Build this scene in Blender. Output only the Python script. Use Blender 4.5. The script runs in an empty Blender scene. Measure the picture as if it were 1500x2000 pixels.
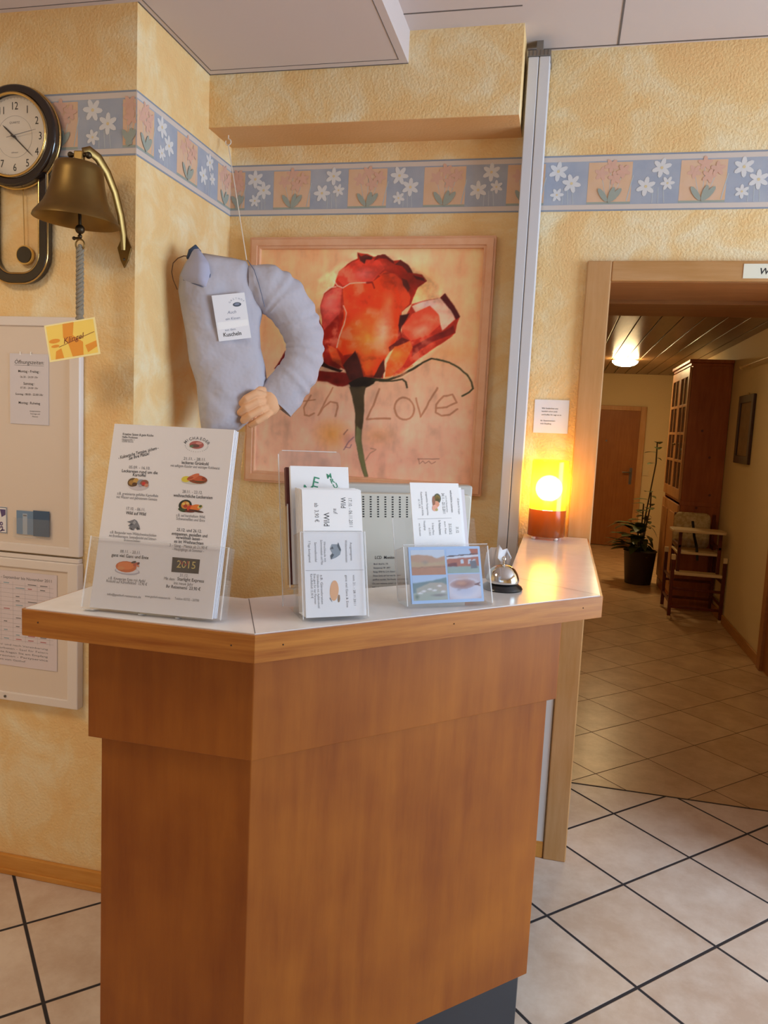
import bpy, bmesh, math, random
import numpy as np
from mathutils import Vector, Matrix, Euler
from mathutils.geometry import delaunay_2d_cdt
random.seed(7)
SC = bpy.context.scene
COL = SC.collection
PI = math.pi

# ------------------------------------------------------------------ camera
cd = bpy.data.cameras.new('camera')
cam = bpy.data.objects.new('camera', cd); COL.objects.link(cam)
cd.sensor_fit = 'VERTICAL'; cd.sensor_height = 36.0
cd.lens = 1494.7 / 2000.0 * 36.0
cd.clip_start = 0.02; cd.clip_end = 60
R_ = Vector((0.97297, 0.22604, 0.04727)); U_ = Vector((-0.07137, 0.09966, 0.99246)); F_ = Vector((-0.21962, 0.96901, -0.11309))
cam.matrix_world = Matrix(((R_.x, U_.x, -F_.x, 0), (R_.y, U_.y, -F_.y, 0), (R_.z, U_.z, -F_.z, 1.501), (0, 0, 0, 1)))
SC.camera = cam

# ------------------------------------------------------------------ world, light, exposure
SC.view_settings.view_transform = 'Standard'
SC.view_settings.look = 'None'
SC.view_settings.gamma = 1.0
SC.view_settings.use_curve_mapping = False
SC.view_settings.exposure = -0.06
SC.cycles.transparent_max_bounces = 32
SC.cycles.max_bounces = 10
SC.cycles.diffuse_bounces = 5
SC.cycles.sample_clamp_indirect = 6.0
wd = bpy.data.worlds.new('daylight'); SC.world = wd; wd.use_nodes = True
wd.node_tree.nodes['Background'].inputs[0].default_value = (0.75, 0.86, 1.0, 1)
wd.node_tree.nodes['Background'].inputs[1].default_value = 1.0

H2_ = 2.623
def area(name, loc, rot, sx, sy, power, color):
    l = bpy.data.lights.new(name, 'AREA'); l.shape = 'RECTANGLE'; l.size = sx; l.size_y = sy
    l.energy = power; l.color = color
    o = bpy.data.objects.new(name, l); COL.objects.link(o); o.location = loc; o.rotation_euler = rot
    return o
# daylight entering through the big side window (right of the camera); weak added fill before the unseen rear window
area('window_daylight', (3.05, 1.42, 1.50), (0, PI / 2, 0), 1.5, 1.9, 126, (0.62, 0.81, 1.0))
area('rear_fill', (-0.6, -2.25, 1.65), (PI / 2, 0, 0), 2.4, 1.3, 2.5, (1.0, 0.95, 0.88))
# added unseen ceiling light that brightens the clock wall, above and left of the camera
area('hall_fill', (-1.75, 0.55, H2_ - 0.035), (0, 0, 0), 0.55, 0.55, 17, (1.0, 0.84, 0.62))

# ------------------------------------------------------------------ helpers
def lin(h):
    if isinstance(h, str):
        h = [int(h[i:i + 2], 16) / 255 for i in (0, 2, 4)]
    return tuple(c / 12.92 if c <= 0.04045 else ((c + 0.055) / 1.055) ** 2.4 for c in h)

MATS = {}
def mat(name, c, rough=0.5, metal=0.0, spec=0.5, bump=None, var=None, emit=None, coat=0):
    """c: srgb hex. bump=(scale,strength,dist). var=(hex2, noise scale, contrast)"""
    if name in MATS: return MATS[name]
    m = bpy.data.materials.new(name); m.use_nodes = True
    nt = m.node_tree; b = nt.nodes['Principled BSDF']
    b.inputs['Base Color'].default_value = (*lin(c), 1)
    b.inputs['Roughness'].default_value = rough; b.inputs['Metallic'].default_value = metal
    b.inputs['Specular IOR Level'].default_value = spec
    if coat: b.inputs['Coat Weight'].default_value = coat
    if bump or var:
        g = nt.nodes.new('ShaderNodeNewGeometry')
    if var:
        n = nt.nodes.new('ShaderNodeTexNoise'); n.inputs['Scale'].default_value = var[1]; n.inputs['Detail'].default_value = 5
        nt.links.new(g.outputs['Position'], n.inputs['Vector'])
        r = nt.nodes.new('ShaderNodeValToRGB'); k = var[2]
        r.color_ramp.elements[0].position = 0.5 - k; r.color_ramp.elements[1].position = 0.5 + k
        r.color_ramp.elements[0].color = (*lin(c), 1); r.color_ramp.elements[1].color = (*lin(var[0]), 1)
        nt.links.new(n.outputs['Fac'], r.inputs['Fac']); nt.links.new(r.outputs['Color'], b.inputs['Base Color'])
    if bump:
        n2 = nt.nodes.new('ShaderNodeTexNoise'); n2.inputs['Scale'].default_value = bump[0]; n2.inputs['Detail'].default_value = 3
        nt.links.new(g.outputs['Position'], n2.inputs['Vector'])
        bp = nt.nodes.new('ShaderNodeBump'); bp.inputs['Strength'].default_value = bump[1]; bp.inputs['Distance'].default_value = bump[2]
        nt.links.new(n2.outputs['Fac'], bp.inputs['Height']); nt.links.new(bp.outputs['Normal'], b.inputs['Normal'])
    if emit:
        b.inputs['Emission Color'].default_value = (*emit[0], 1); b.inputs['Emission Strength'].default_value = emit[1]
    MATS[name] = m
    return m

def wood(name, c1, c2, stretch=(14, 14, 1.2), scale=1.0, rough=0.4, blotch=0.35, coat=0.0):
    """streaky grain along the axis whose stretch is smallest"""
    if name in MATS: return MATS[name]
    m = bpy.data.materials.new(name); m.use_nodes = True
    nt = m.node_tree; b = nt.nodes['Principled BSDF']; L = nt.links.new
    g = nt.nodes.new('ShaderNodeNewGeometry')
    mp = nt.nodes.new('ShaderNodeMapping'); mp.inputs['Scale'].default_value = [s * scale for s in stretch]
    L(g.outputs['Position'], mp.inputs['Vector'])
    n = nt.nodes.new('ShaderNodeTexNoise'); n.inputs['Scale'].default_value = 3; n.inputs['Detail'].default_value = 8; n.inputs['Roughness'].default_value = 0.65
    L(mp.outputs['Vector'], n.inputs['Vector'])
    n2 = nt.nodes.new('ShaderNodeTexNoise'); n2.inputs['Scale'].default_value = 4.5; n2.inputs['Detail'].default_value = 3
    L(g.outputs['Position'], n2.inputs['Vector'])
    mx = nt.nodes.new('ShaderNodeMix'); mx.data_type = 'FLOAT'; mx.inputs[0].default_value = blotch
    L(n.outputs['Fac'], mx.inputs[2]); L(n2.outputs['Fac'], mx.inputs[3])
    r = nt.nodes.new('ShaderNodeValToRGB')
    r.color_ramp.elements[0].position = 0.34; r.color_ramp.elements[1].position = 0.66
    r.color_ramp.elements[0].color = (*lin(c1), 1); r.color_ramp.elements[1].color = (*lin(c2), 1)
    L(mx.outputs[0], r.inputs['Fac']); L(r.outputs['Color'], b.inputs['Base Color'])
    b.inputs['Roughness'].default_value = rough; b.inputs['Specular IOR Level'].default_value = 0.3
    if coat: b.inputs['Coat Weight'].default_value = coat; b.inputs['Coat Roughness'].default_value = 0.25
    bp = nt.nodes.new('ShaderNodeBump'); bp.inputs['Strength'].default_value = 0.08; bp.inputs['Distance'].default_value = 0.002
    L(n.outputs['Fac'], bp.inputs['Height']); L(bp.outputs['Normal'], b.inputs['Normal'])
    MATS[name] = m
    return m

def clear(name, tint=(1, 1, 1), rough=0.04, base=0.0, diff=(0.9, 0.95, 1.0)):
    """clear acrylic / glass: transparent with fresnel reflection and an optional milky share"""
    if name in MATS: return MATS[name]
    m = bpy.data.materials.new(name); m.use_nodes = True
    nt = m.node_tree; L = nt.links.new
    for x in list(nt.nodes): nt.nodes.remove(x)
    o = nt.nodes.new('ShaderNodeOutputMaterial')
    t = nt.nodes.new('ShaderNodeBsdfTransparent'); t.inputs[0].default_value = (*tint, 1)
    gl = nt.nodes.new('ShaderNodeBsdfGlossy'); gl.inputs['Roughness'].default_value = rough
    d = nt.nodes.new('ShaderNodeBsdfDiffuse'); d.inputs[0].default_value = (*diff, 1)
    fr = nt.nodes.new('ShaderNodeFresnel'); ge = nt.nodes.new('ShaderNodeNewGeometry')
    io = nt.nodes.new('ShaderNodeMapRange'); io.inputs[3].default_value = 1.45; io.inputs[4].default_value = 1 / 1.45
    L(ge.outputs['Backfacing'], io.inputs[0]); L(io.outputs[0], fr.inputs[0])
    m1 = nt.nodes.new('ShaderNodeMixShader'); m1.inputs[0].default_value = base
    L(t.outputs[0], m1.inputs[1]); L(d.outputs[0], m1.inputs[2])
    m2 = nt.nodes.new('ShaderNodeMixShader'); L(fr.outputs[0], m2.inputs[0]); L(m1.outputs[0], m2.inputs[1]); L(gl.outputs[0], m2.inputs[2])
    L(m2.outputs[0], o.inputs[0])
    MATS[name] = m
    return m

def vcol(name, rough=0.6, spec=0.3):
    if name in MATS: return MATS[name]
    m = bpy.data.materials.new(name); m.use_nodes = True
    nt = m.node_tree; b = nt.nodes['Principled BSDF']
    a = nt.nodes.new('ShaderNodeAttribute'); a.attribute_name = 'paint'
    nt.links.new(a.outputs['Color'], b.inputs['Base Color'])
    b.inputs['Roughness'].default_value = rough; b.inputs['Specular IOR Level'].default_value = spec
    MATS[name] = m
    return m

WM = {}       # world matrices of what is built, so that parts can be given in world coordinates
def wm(o): return WM.get(o.name, Matrix.Identity(4))

GLYPH = {}
def glyphs(s, bold=0.0, align='CENTER', shear=0.0, spacing=1.0):
    k = (s, bold, align, shear, spacing)
    if k in GLYPH: return GLYPH[k]
    c = bpy.data.curves.new('t', 'FONT'); c.body = s; c.size = 1.0; c.align_x = align; c.align_y = 'BOTTOM_BASELINE'
    c.offset = bold; c.resolution_u = 2; c.shear = shear; c.space_character = spacing; c.fill_mode = 'FRONT'
    o = bpy.data.objects.new('t', c); COL.objects.link(o)
    dg = bpy.context.evaluated_depsgraph_get()
    me = o.evaluated_get(dg).to_mesh()
    r = ([v.co.copy() for v in me.vertices], [list(p.vertices) for p in me.polygons])
    o.evaluated_get(dg).to_mesh_clear()
    bpy.data.objects.remove(o); bpy.data.curves.remove(c)
    GLYPH[k] = r
    return r

class MB:
    def __init__(s, M=None): s.v = []; s.f = []; s.m = []; s.M = M; s.k = 0; s.mats = []
    def use(s, m):
        if m not in s.mats: s.mats.append(m)
        s.k = s.mats.index(m); return s
    def add(s, vs, fs, M=None):
        n = len(s.v)
        for p in vs:
            p = Vector(p)
            if M is not None: p = M @ p
            s.v.append(s.M @ p if s.M is not None else p)
        for f in fs: s.f.append([i + n for i in f]); s.m.append(s.k)
        return s
    def box(s, a, b, M=None):
        x0, y0, z0 = a; x1, y1, z1 = b
        if x0 > x1: x0, x1 = x1, x0
        if y0 > y1: y0, y1 = y1, y0
        if z0 > z1: z0, z1 = z1, z0
        vs = [(x, y, z) for z in (z0, z1) for y in (y0, y1) for x in (x0, x1)]
        return s.add(vs, [(0, 2, 3, 1), (4, 5, 7, 6), (0, 1, 5, 4), (2, 6, 7, 3), (0, 4, 6, 2), (1, 3, 7, 5)], M)
    def prism(s, poly, z0, z1, M=None):
        n = len(poly)
        ar = sum(poly[i][0] * poly[(i + 1) % n][1] - poly[(i + 1) % n][0] * poly[i][1] for i in range(n))
        if ar < 0: poly = poly[::-1]
        vs = [(x, y, z0) for x, y in poly] + [(x, y, z1) for x, y in poly]
        fs = [list(range(n))[::-1], list(range(n, 2 * n))] + [(i, (i + 1) % n, n + (i + 1) % n, n + i) for i in range(n)]
        return s.add(vs, fs, M)
    def slab(s, u0, u1, w0, w1, t, v, th):
        """level plate under a sheet that leans back by t"""
        k = math.tan(t)
        vs = [(u, v - w * k + dv, w) for dv in (0, th) for w in (w0, w1) for u in (u0, u1)]
        return s.add(vs, [(0, 2, 3, 1), (4, 5, 7, 6), (0, 1, 5, 4), (2, 6, 7, 3), (0, 4, 6, 2), (1, 3, 7, 5)])
    def ring(s, outer, inner, z0, z1, M=None):
        """frame between two outlines with the same number of points"""
        n = len(outer)
        vs = [(*p, z) for L_, z in ((outer, z0), (outer, z1), (inner, z1), (inner, z0)) for p in L_]
        fs = []
        for i in range(n):
            j = (i + 1) % n
            for k in range(4):
                a, b = k * n, ((k + 1) % 4) * n
                fs.append((a + i, a + j, b + j, b + i))
        return s.add(vs, fs, M)
    def tube(s, path, r, n=10, cap=True, M=None, squash=1.0, ref=None):
        path = [Vector(p) for p in path]
        rs = r if isinstance(r, (list, tuple)) else [r] * len(path)
        vs = []; fs = []; prev = None
        for i, p in enumerate(path):
            t = (path[min(i + 1, len(path) - 1)] - path[max(i - 1, 0)]).normalized()
            if prev is None:
                a = Vector(ref) if ref else (Vector((0, 0, 1)) if abs(t.z) < 0.9 else Vector((1, 0, 0)))
            else: a = prev
            a = (a - t * a.dot(t)).normalized(); prev = a; b = t.cross(a)
            for k in range(n):
                th = 2 * PI * k / n
                vs.append(p + (a * math.cos(th) * squash + b * math.sin(th)) * rs[i])
        for i in range(len(path) - 1):
            for k in range(n):
                k2 = (k + 1) % n
                fs.append((i * n + k, i * n + k2, (i + 1) * n + k2, (i + 1) * n + k))
        if cap: fs.append(list(range(n))[::-1]); fs.append(list(range((len(path) - 1) * n, len(path) * n)))
        return s.add(vs, fs, M)
    def lathe(s, prof, n=32, M=None):
        """prof: (radius, z) pairs, spun about z"""
        vs = []; fs = []; idx = []
        for r, z in prof:
            if r < 1e-6: idx.append([len(vs)]); vs.append((0, 0, z))
            else:
                idx.append(list(range(len(vs), len(vs) + n)))
                vs += [(r * math.cos(2 * PI * k / n), r * math.sin(2 * PI * k / n), z) for k in range(n)]
        for a, b in zip(idx, idx[1:]):
            for k in range(n):
                k2 = (k + 1) % n
                if len(a) == 1 and len(b) == 1: continue
                if len(a) == 1: fs.append((a[0], b[k2], b[k]))
                elif len(b) == 1: fs.append((a[k], a[k2], b[0]))
                else: fs.append((a[k], a[k2], b[k2], b[k]))
        return s.add(vs, fs, M)
    def ball(s, c, r, M=None, n=16):
        r = r if isinstance(r, (tuple, list)) else (r, r, r)
        prof = [(math.sin(PI * i / n), -math.cos(PI * i / n)) for i in range(n + 1)]
        T = Matrix.Translation(c) @ Matrix.Diagonal((*r, 1))
        return s.lathe(prof, n * 2, T if M is None else M @ T)
    # flat marks in the plane u,v at height w
    def poly(s, pts, w=0.0, M=None):
        ar = sum(pts[i][0] * pts[(i + 1) % len(pts)][1] - pts[(i + 1) % len(pts)][0] * pts[i][1] for i in range(len(pts)))
        if ar < 0: pts = pts[::-1]
        return s.add([(p[0], p[1], w) for p in pts], [list(range(len(pts)))], M)
    def rect(s, u0, v0, u1, v1, w=0.0): return s.poly([(u0, v0), (u1, v0), (u1, v1), (u0, v1)], w)
    def disc(s, u, v, r, w=0.0, n=20, ry=None, rot=0.0):
        ry = ry or r; c, q = math.cos(rot), math.sin(rot)
        return s.poly([(u + r * math.cos(a) * c - ry * math.sin(a) * q, v + r * math.cos(a) * q + ry * math.sin(a) * c) for a in [2 * PI * k / n for k in range(n)]], w)
    def line(s, u0, v0, u1, v1, t, w=0.0):
        d = Vector((u1 - u0, v1 - v0)); n = Vector((-d.y, d.x)).normalized() * t / 2
        return s.poly([(u0 - n.x, v0 - n.y), (u1 - n.x, v1 - n.y), (u1 + n.x, v1 + n.y), (u0 + n.x, v0 + n.y)], w)
    def text(s, t, u, v, size, w=0.0, rot=0.0, bold=0.0, align='CENTER', shear=0.0, sx=1.0, fit=None):
        vs, fs = glyphs(t, bold, align, shear)
        if fit and vs:
            wd_ = max(p.x for p in vs) - min(p.x for p in vs)
            sx = fit / (wd_ * size)
        c, q = math.cos(rot), math.sin(rot)
        return s.add([(u + (p.x * sx * c - p.y * q) * size, v + (p.x * sx * q + p.y * c) * size, w) for p in vs], fs)
    def build(s, name, parent=None, M=None, smooth=None, bevel=0, seg=2, sub=0):
        me = bpy.data.meshes.new(name)
        inv = None; loc = None
        if M is not None:
            loc = M            # verts are already local to M
        elif parent is not None:
            inv = wm(parent).inverted(); loc = Matrix.Identity(4)
        else:
            xs = [p.x for p in s.v]; ys = [p.y for p in s.v]; zs = [p.z for p in s.v]
            loc = Matrix.Translation(((min(xs) + max(xs)) / 2, (min(ys) + max(ys)) / 2, min(zs))); inv = loc.inverted()
        me.from_pydata([(inv @ p) if inv is not None else p for p in s.v], [], s.f)
        for m in s.mats: me.materials.append(m)
        me.polygons.foreach_set('material_index', s.m)
        me.update()
        if smooth is not None:
            bm = bmesh.new(); bm.from_mesh(me)
            for f in bm.faces: f.smooth = True
            for e in bm.edges:
                if len(e.link_faces) == 2: e.smooth = e.calc_face_angle(0) < math.radians(smooth)
            bm.to_mesh(me); bm.free()
        o = bpy.data.objects.new(name, me); COL.objects.link(o)
        o.matrix_basis = loc
        if parent is not None: o.parent = parent; WM[o.name] = wm(parent) @ loc
        else: WM[o.name] = loc
        if bevel:
            b = o.modifiers.new('bevel', 'BEVEL'); b.width = bevel; b.segments = seg; b.limit_method = 'ANGLE'; b.angle_limit = math.radians(40)
        if sub:
            q = o.modifiers.new('smooth', 'SUBSURF'); q.levels = sub; q.render_levels = sub
        return o

def tag(o, label, cat, group=None):
    o['label'] = label; o['category'] = cat
    if group: o['group'] = group
    return o
def thing(name, label, cat, loc=(0, 0, 0), M=None, group=None):
    o = bpy.data.objects.new(name, None); COL.objects.link(o); o.empty_display_size = 0.05
    o.matrix_basis = M if M is not None else Matrix.Translation(loc)
    WM[o.name] = o.matrix_basis.copy()
    return tag(o, label, cat, group)
def struct(o): o['kind'] = 'structure'; return o
def bx(name, a, b, m, parent=None, bevel=0.0, M=None):
    return MB().use(m).box(a, b, M).build(name, parent, bevel=bevel)
def frame_M(x, y, z, yaw, tilt):
    """u to the right, v up the (leaning-back) sheet, w towards the viewer"""
    r = Vector((math.cos(yaw), math.sin(yaw), 0)); u = Vector((-math.sin(yaw) * math.sin(tilt), math.cos(yaw) * math.sin(tilt), math.cos(tilt)))
    n = r.cross(u)
    return Matrix(((r.x, u.x, n.x, x), (r.y, u.y, n.y, y), (r.z, u.z, n.z, z), (0, 0, 0, 1)))
def homog(src, dst):
    A = []
    for (x, y), (u, v) in zip(src, dst):
        A.append([x, y, 1, 0, 0, 0, -u * x, -u * y, -u]); A.append([0, 0, 0, x, y, 1, -v * x, -v * y, -v])
    h = np.linalg.svd(np.array(A, float))[2][-1].reshape(3, 3)
    def f(x, y):
        q = h @ np.array([x, y, 1.0]); return float(q[0] / q[2]), float(q[1] / q[2])
    f.h = h
    return f
def circ(cx, cy, r, n=40, ry=None): return [(cx + r * math.cos(2 * PI * k / n), cy + (ry or r) * math.sin(2 * PI * k / n)) for k in range(n)]
def rrect(x0, y0, x1, y1, r, n=6):
    P = []
    for cx, cy, a0 in ((x1 - r, y1 - r, 0), (x0 + r, y1 - r, 90), (x0 + r, y0 + r, 180), (x1 - r, y0 + r, 270)):
        P += [(cx + r * math.cos(math.radians(a0 + 90 * k / n)), cy + r * math.sin(math.radians(a0 + 90 * k / n))) for k in range(n + 1)]
    return P

# ------------------------------------------------------------------ measures of the place (metres)
D = 2.651          # back wall
A = 2.025          # left wall with the clock
S = 2.469          # front of the soffit over the recess
B = -1.221         # return wall of the recess
H1, H2, HS = 2.719, 2.623, 2.455
ZT, ZB = 2.3936, 2.2191
CT = 1.155         # counter top
XR = 1.40          # right wall of the corridor
YE = 10.85         # end wall of the corridor
HC = 2.33          # corridor ceiling
YP = 3.28          # end of the deep doorway
XL, XO = 0.117, 1.05   # doorway opening

# ------------------------------------------------------------------ setting materials
def wallpaper():
    m = bpy.data.materials.new('peach_plaster'); m.use_nodes = True
    nt = m.node_tree; b = nt.nodes['Principled BSDF']; L = nt.links.new
    g = nt.nodes.new('ShaderNodeNewGeometry')
    n = nt.nodes.new('ShaderNodeTexNoise'); n.inputs['Scale'].default_value = 5.5; n.inputs['Detail'].default_value = 6; n.inputs['Roughness'].default_value = 0.62
    n.inputs['Distortion'].default_value = 0.6
    L(g.outputs['Position'], n.inputs['Vector'])
    r = nt.nodes.new('ShaderNodeValToRGB'); e = r.color_ramp.elements
    e[0].position = 0.30; e[0].color = (*lin('EABF84'), 1); e[1].position = 0.72; e[1].color = (*lin('F1E3C0'), 1)
    x = e.new(0.46); x.color = (*lin('ECC88E'), 1); x = e.new(0.56); x.color = (*lin('EED3A2'), 1)
    L(n.outputs['Fac'], r.inputs['Fac']); L(r.outputs['Color'], b.inputs['Base Color'])
    b.inputs['Roughness'].default_value = 0.75; b.inputs['Specular IOR Level'].default_value = 0.25
    n2 = nt.nodes.new('ShaderNodeTexNoise'); n2.inputs['Scale'].default_value = 120; n2.inputs['Detail'].default_value = 4
    L(g.outputs['Position'], n2.inputs['Vector'])
    bp = nt.nodes.new('ShaderNodeBump'); bp.inputs['Strength'].default_value = 0.7; bp.inputs['Distance'].default_value = 0.0045
    L(n2.outputs['Fac'], bp.inputs['Height']); L(bp.outputs['Normal'], b.inputs['Normal'])
    MATS['peach_plaster'] = m
    return m
def tiles(name, s0, d0, P, g_, c1, c2, cg, rough):
    m = bpy.data.materials.new(name); m.use_nodes = True
    nt = m.node_tree; b = nt.nodes['Principled BSDF']; L = nt.links.new
    def math_(op, a, bb=None):
        n = nt.nodes.new('ShaderNodeMath'); n.operation = op
        for i, q in enumerate((a, bb)):
            if q is None: continue
            if isinstance(q, (int, float)): n.inputs[i].default_value = q
            else: L(q, n.inputs[i])
        return n.outputs[0]
    g = nt.nodes.new('ShaderNodeNewGeometry'); sp = nt.nodes.new('ShaderNodeSeparateXYZ'); L(g.outputs['Position'], sp.inputs[0])
    X, Y = sp.outputs[0], sp.outputs[1]
    s = math_('DIVIDE', math_('SUBTRACT', math_('ADD', X, Y), s0), P); d = math_('DIVIDE', math_('SUBTRACT', math_('SUBTRACT', Y, X), d0), P)
    def edge(q): return math_('ABSOLUTE', math_('SUBTRACT', math_('FRACT', math_('ADD', q, 0.5)), 0.5))
    mn = math_('MINIMUM', edge(s), edge(d))
    gm = nt.nodes.new('ShaderNodeMapRange'); gm.inputs[1].default_value = g_ / P * 0.42; gm.inputs[2].default_value = g_ / P * 0.62
    L(mn, gm.inputs[0])
    cv = nt.nodes.new('ShaderNodeCombineXYZ'); L(math_('FLOOR', s), cv.inputs[0]); L(math_('FLOOR', d), cv.inputs[1])
    wn = nt.nodes.new('ShaderNodeTexWhiteNoise'); L(cv.outputs[0], wn.inputs['Vector'])
    n = nt.nodes.new('ShaderNodeTexNoise'); n.inputs['Scale'].default_value = 6.5; n.inputs['Detail'].default_value = 7; n.inputs['Roughness'].default_value = 0.7
    off = nt.nodes.new('ShaderNodeVectorMath'); off.operation = 'MULTIPLY_ADD'; off.inputs[1].default_value = (7, 7, 7)
    L(wn.outputs['Color'], off.inputs[0]); L(g.outputs['Position'], off.inputs[2]); L(off.outputs[0], n.inputs['Vector'])
    r = nt.nodes.new('ShaderNodeValToRGB'); r.color_ramp.elements[0].position = 0.33; r.color_ramp.elements[1].position = 0.66
    r.color_ramp.elements[0].color = (*lin(c1), 1); r.color_ramp.elements[1].color = (*lin(c2), 1)
    L(math_('ADD', n.outputs['Fac'], math_('MULTIPLY', math_('SUBTRACT', wn.outputs['Value'], 0.5), 0.12)), r.inputs['Fac'])
    mx = nt.nodes.new('ShaderNodeMix'); mx.data_type = 'RGBA'
    L(gm.outputs[0], mx.inputs[0]); mx.inputs[6].default_value = (*lin(cg), 1); L(r.outputs['Color'], mx.inputs[7])
    L(mx.outputs[2], b.inputs['Base Color'])
    rr = nt.nodes.new('ShaderNodeMapRange'); rr.inputs[3].default_value = 0.85; rr.inputs[4].default_value = rough; L(gm.outputs[0], rr.inputs[0]); L(rr.outputs[0], b.inputs['Roughness'])
    bp = nt.nodes.new('ShaderNodeBump'); bp.inputs['Strength'].default_value = 0.5; bp.inputs['Distance'].default_value = 0.003
    L(gm.outputs[0], bp.inputs['Height']); L(bp.outputs['Normal'], b.inputs['Normal'])
    MATS[name] = m
    return m
WP = wallpaper()
TILE = tiles('floor_tile', 0.385, 1.755, 0.4965, 0.013, 'C9B19E', 'E0D0C2', '2E2A2E', 0.32)
TILE2 = tiles('corridor_tile', 3.659, 2.663, 0.4920, 0.006, 'B4916A', 'D0B08A', '57422E', 0.30)
CEIL = mat('ceiling_white', 'CFC2C0', 0.8, bump=(60, 0.08, 0.002))
CORW = mat('corridor_plaster', 'DBC79C', 0.8, bump=(130, 0.4, 0.003))
DARKW = wood('dark_plank', '6E5238', '8C6B4A', (20, 1.0, 20), 1.0, 0.28)
BEECH = wood('beech_veneer', 'B4844E', 'C4986A', (16, 16, 1.4), 1.0, 0.42)
BEECHX = wood('beech_veneer_level', 'B4844E', 'C4986A', (1.4, 16, 16), 1.0, 0.42)
LINING = wood('lining_veneer', '9A6438', 'B27A4A', (1.4, 14, 14), 1.0, 0.45)
OAK = wood('oak_skirting', 'C08038', 'D69A4E', (2, 20, 20), 1.0, 0.4)
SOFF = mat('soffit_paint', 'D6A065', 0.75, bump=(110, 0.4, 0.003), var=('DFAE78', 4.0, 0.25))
WHITE = mat('white_lacquer', 'E6E2E0', 0.35)

# ------------------------------------------------------------------ floor
fl = MB()
fl.use(TILE).box((-3.1, -2.4, -0.05), (3.2, YP, 0.0))
fl.use(TILE2).box((-0.05, YP, -0.05), (XR + 0.1, YE + 0.1, 0.0))
struct(fl.build('floor'))
struct(bx('trim_1', (XL, YP - 0.004, -0.001), (XO, YP + 0.004, 0.0015), mat('joint_dark', '3A2F28', 0.8)))

# ------------------------------------------------------------------ walls
struct(bx('wall_left', (-3.1, A, 0), (B, A + 0.10, H1 + 0.05), WP))
struct(bx('wall_recess', (B - 0.10, A + 0.10, 0), (B, D + 0.1, H1 + 0.05), WP))
w = MB().use(WP)
w.box((B, D, 0), (XL - 0.02, D + 0.20, H1 + 0.05)); w.box((XL - 0.02, D, 2.02), (XO + 0.02, D + 0.20, H1 + 0.05)); w.box((XO + 0.02, D, 0), (3.2, D + 0.20, H1 + 0.05))
struct(w.build('wall_back'))
w = MB().use(WP); w.box((B, S, HS + 0.002), (-0.198, D, H1 + 0.02))
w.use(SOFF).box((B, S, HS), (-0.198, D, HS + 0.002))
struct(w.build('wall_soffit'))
# right wall with a window opening, and wall behind the camera with a window opening
w = MB().use(WP); w.box((3.1, -2.4, 0), (3.2, 0.42, H1)); w.box((3.1, 2.42, 0), (3.2, D, H1)); w.box((3.1, 0.42, 0), (3.2, 2.42, 0.72)); w.box((3.1, 0.42, 2.28), (3.2, 2.42, H1))
struct(w.build('wall_right'))
w = MB().use(WP); w.box((-3.1, -2.5, 0), (-1.9, -2.4, H1)); w.box((0.7, -2.5, 0), (3.2, -2.4, H1)); w.box((-1.9, -2.5, 0), (0.7, -2.4, 0.9)); w.box((-1.9, -2.5, 2.35), (0.7, -2.4, H1))
struct(w.build('wall_front'))
struct(bx('wall_end', (-3.2, -2.5, 0), (-3.1, A + 0.1, H1 + 0.05), WP))
GLASS = clear('window_glass', (0.97, 0.99, 1.0))
for nm, ax in (('window_1', 0), ('window_2', 1)):
    q = MB().use(WHITE)
    if ax == 0:
        for a_, b_ in (((3.11, 0.42, 0.72), (3.17, 2.42, 0.80)), ((3.11, 0.42, 2.20), (3.17, 2.42, 2.28)), ((3.11, 0.42, 0.8), (3.17, 0.50, 2.2)), ((3.11, 2.34, 0.8), (3.17, 2.42, 2.2)), ((3.11, 1.38, 0.8), (3.17, 1.46, 2.2))): q.box(a_, b_)
        o = struct(q.build(nm)); MB().use(GLASS).box((3.138, 0.50, 0.8), (3.142, 2.34, 2.2)).build('window_pane', o)
    else:
        for a_, b_ in (((-1.9, -2.48, 0.9), (0.7, -2.42, 0.98)), ((-1.9, -2.48, 2.27), (0.7, -2.42, 2.35)), ((-1.9, -2.48, 0.98), (-1.82, -2.42, 2.27)), ((0.62, -2.48, 0.98), (0.7, -2.42, 2.27)), ((-0.64, -2.48, 0.98), (-0.56, -2.42, 2.27))): q.box(a_, b_)
        o = struct(q.build(nm)); MB().use(GLASS).box((-1.82, -2.452, 0.98), (0.62, -2.448, 2.27)).build('window_pane', o)
# ceilings
c = MB().use(CEIL); c.box((-0.55, -2.5, H1), (3.2, D + 0.1, H1 + 0.06)); c.box((-3.2, -2.5, H1), (-0.55, D + 0.1, H1 + 0.06))
SEAM = mat('seam_dark', '6B625F', 0.9)
c.use(SEAM)
for x in (0.083, 1.08, 2.08): c.box((x - 0.003, -2.4, H1 - 0.0012), (x + 0.003, D - 0.012, H1 + 0.001))
c.box((-0.195, D - 0.016, H1 - 0.0012), (3.1, D - 0.010, H1 + 0.001)); c.box((-0.55, S - 0.10, H1 - 0.0012), (-0.2, S - 0.095, H1 + 0.001))
for y in (1.45, 0.2, -1.1): c.box((-0.545, y - 0.003, H1 - 0.0012), (3.1, y + 0.003, H1 + 0.001))
struct(c.build('ceiling'))
c = MB().use(CEIL); c.box((-3.1, -2.4, H2), (B, A, H1)); c.box((B, -2.4, H2), (-0.55, S, H1))
c.use(SEAM)
for x in (-0.575,): c.box((x - 0.001, -2.4, H2 - 0.001), (x + 0.001, S - 0.03, H2 + 0.001))
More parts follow.
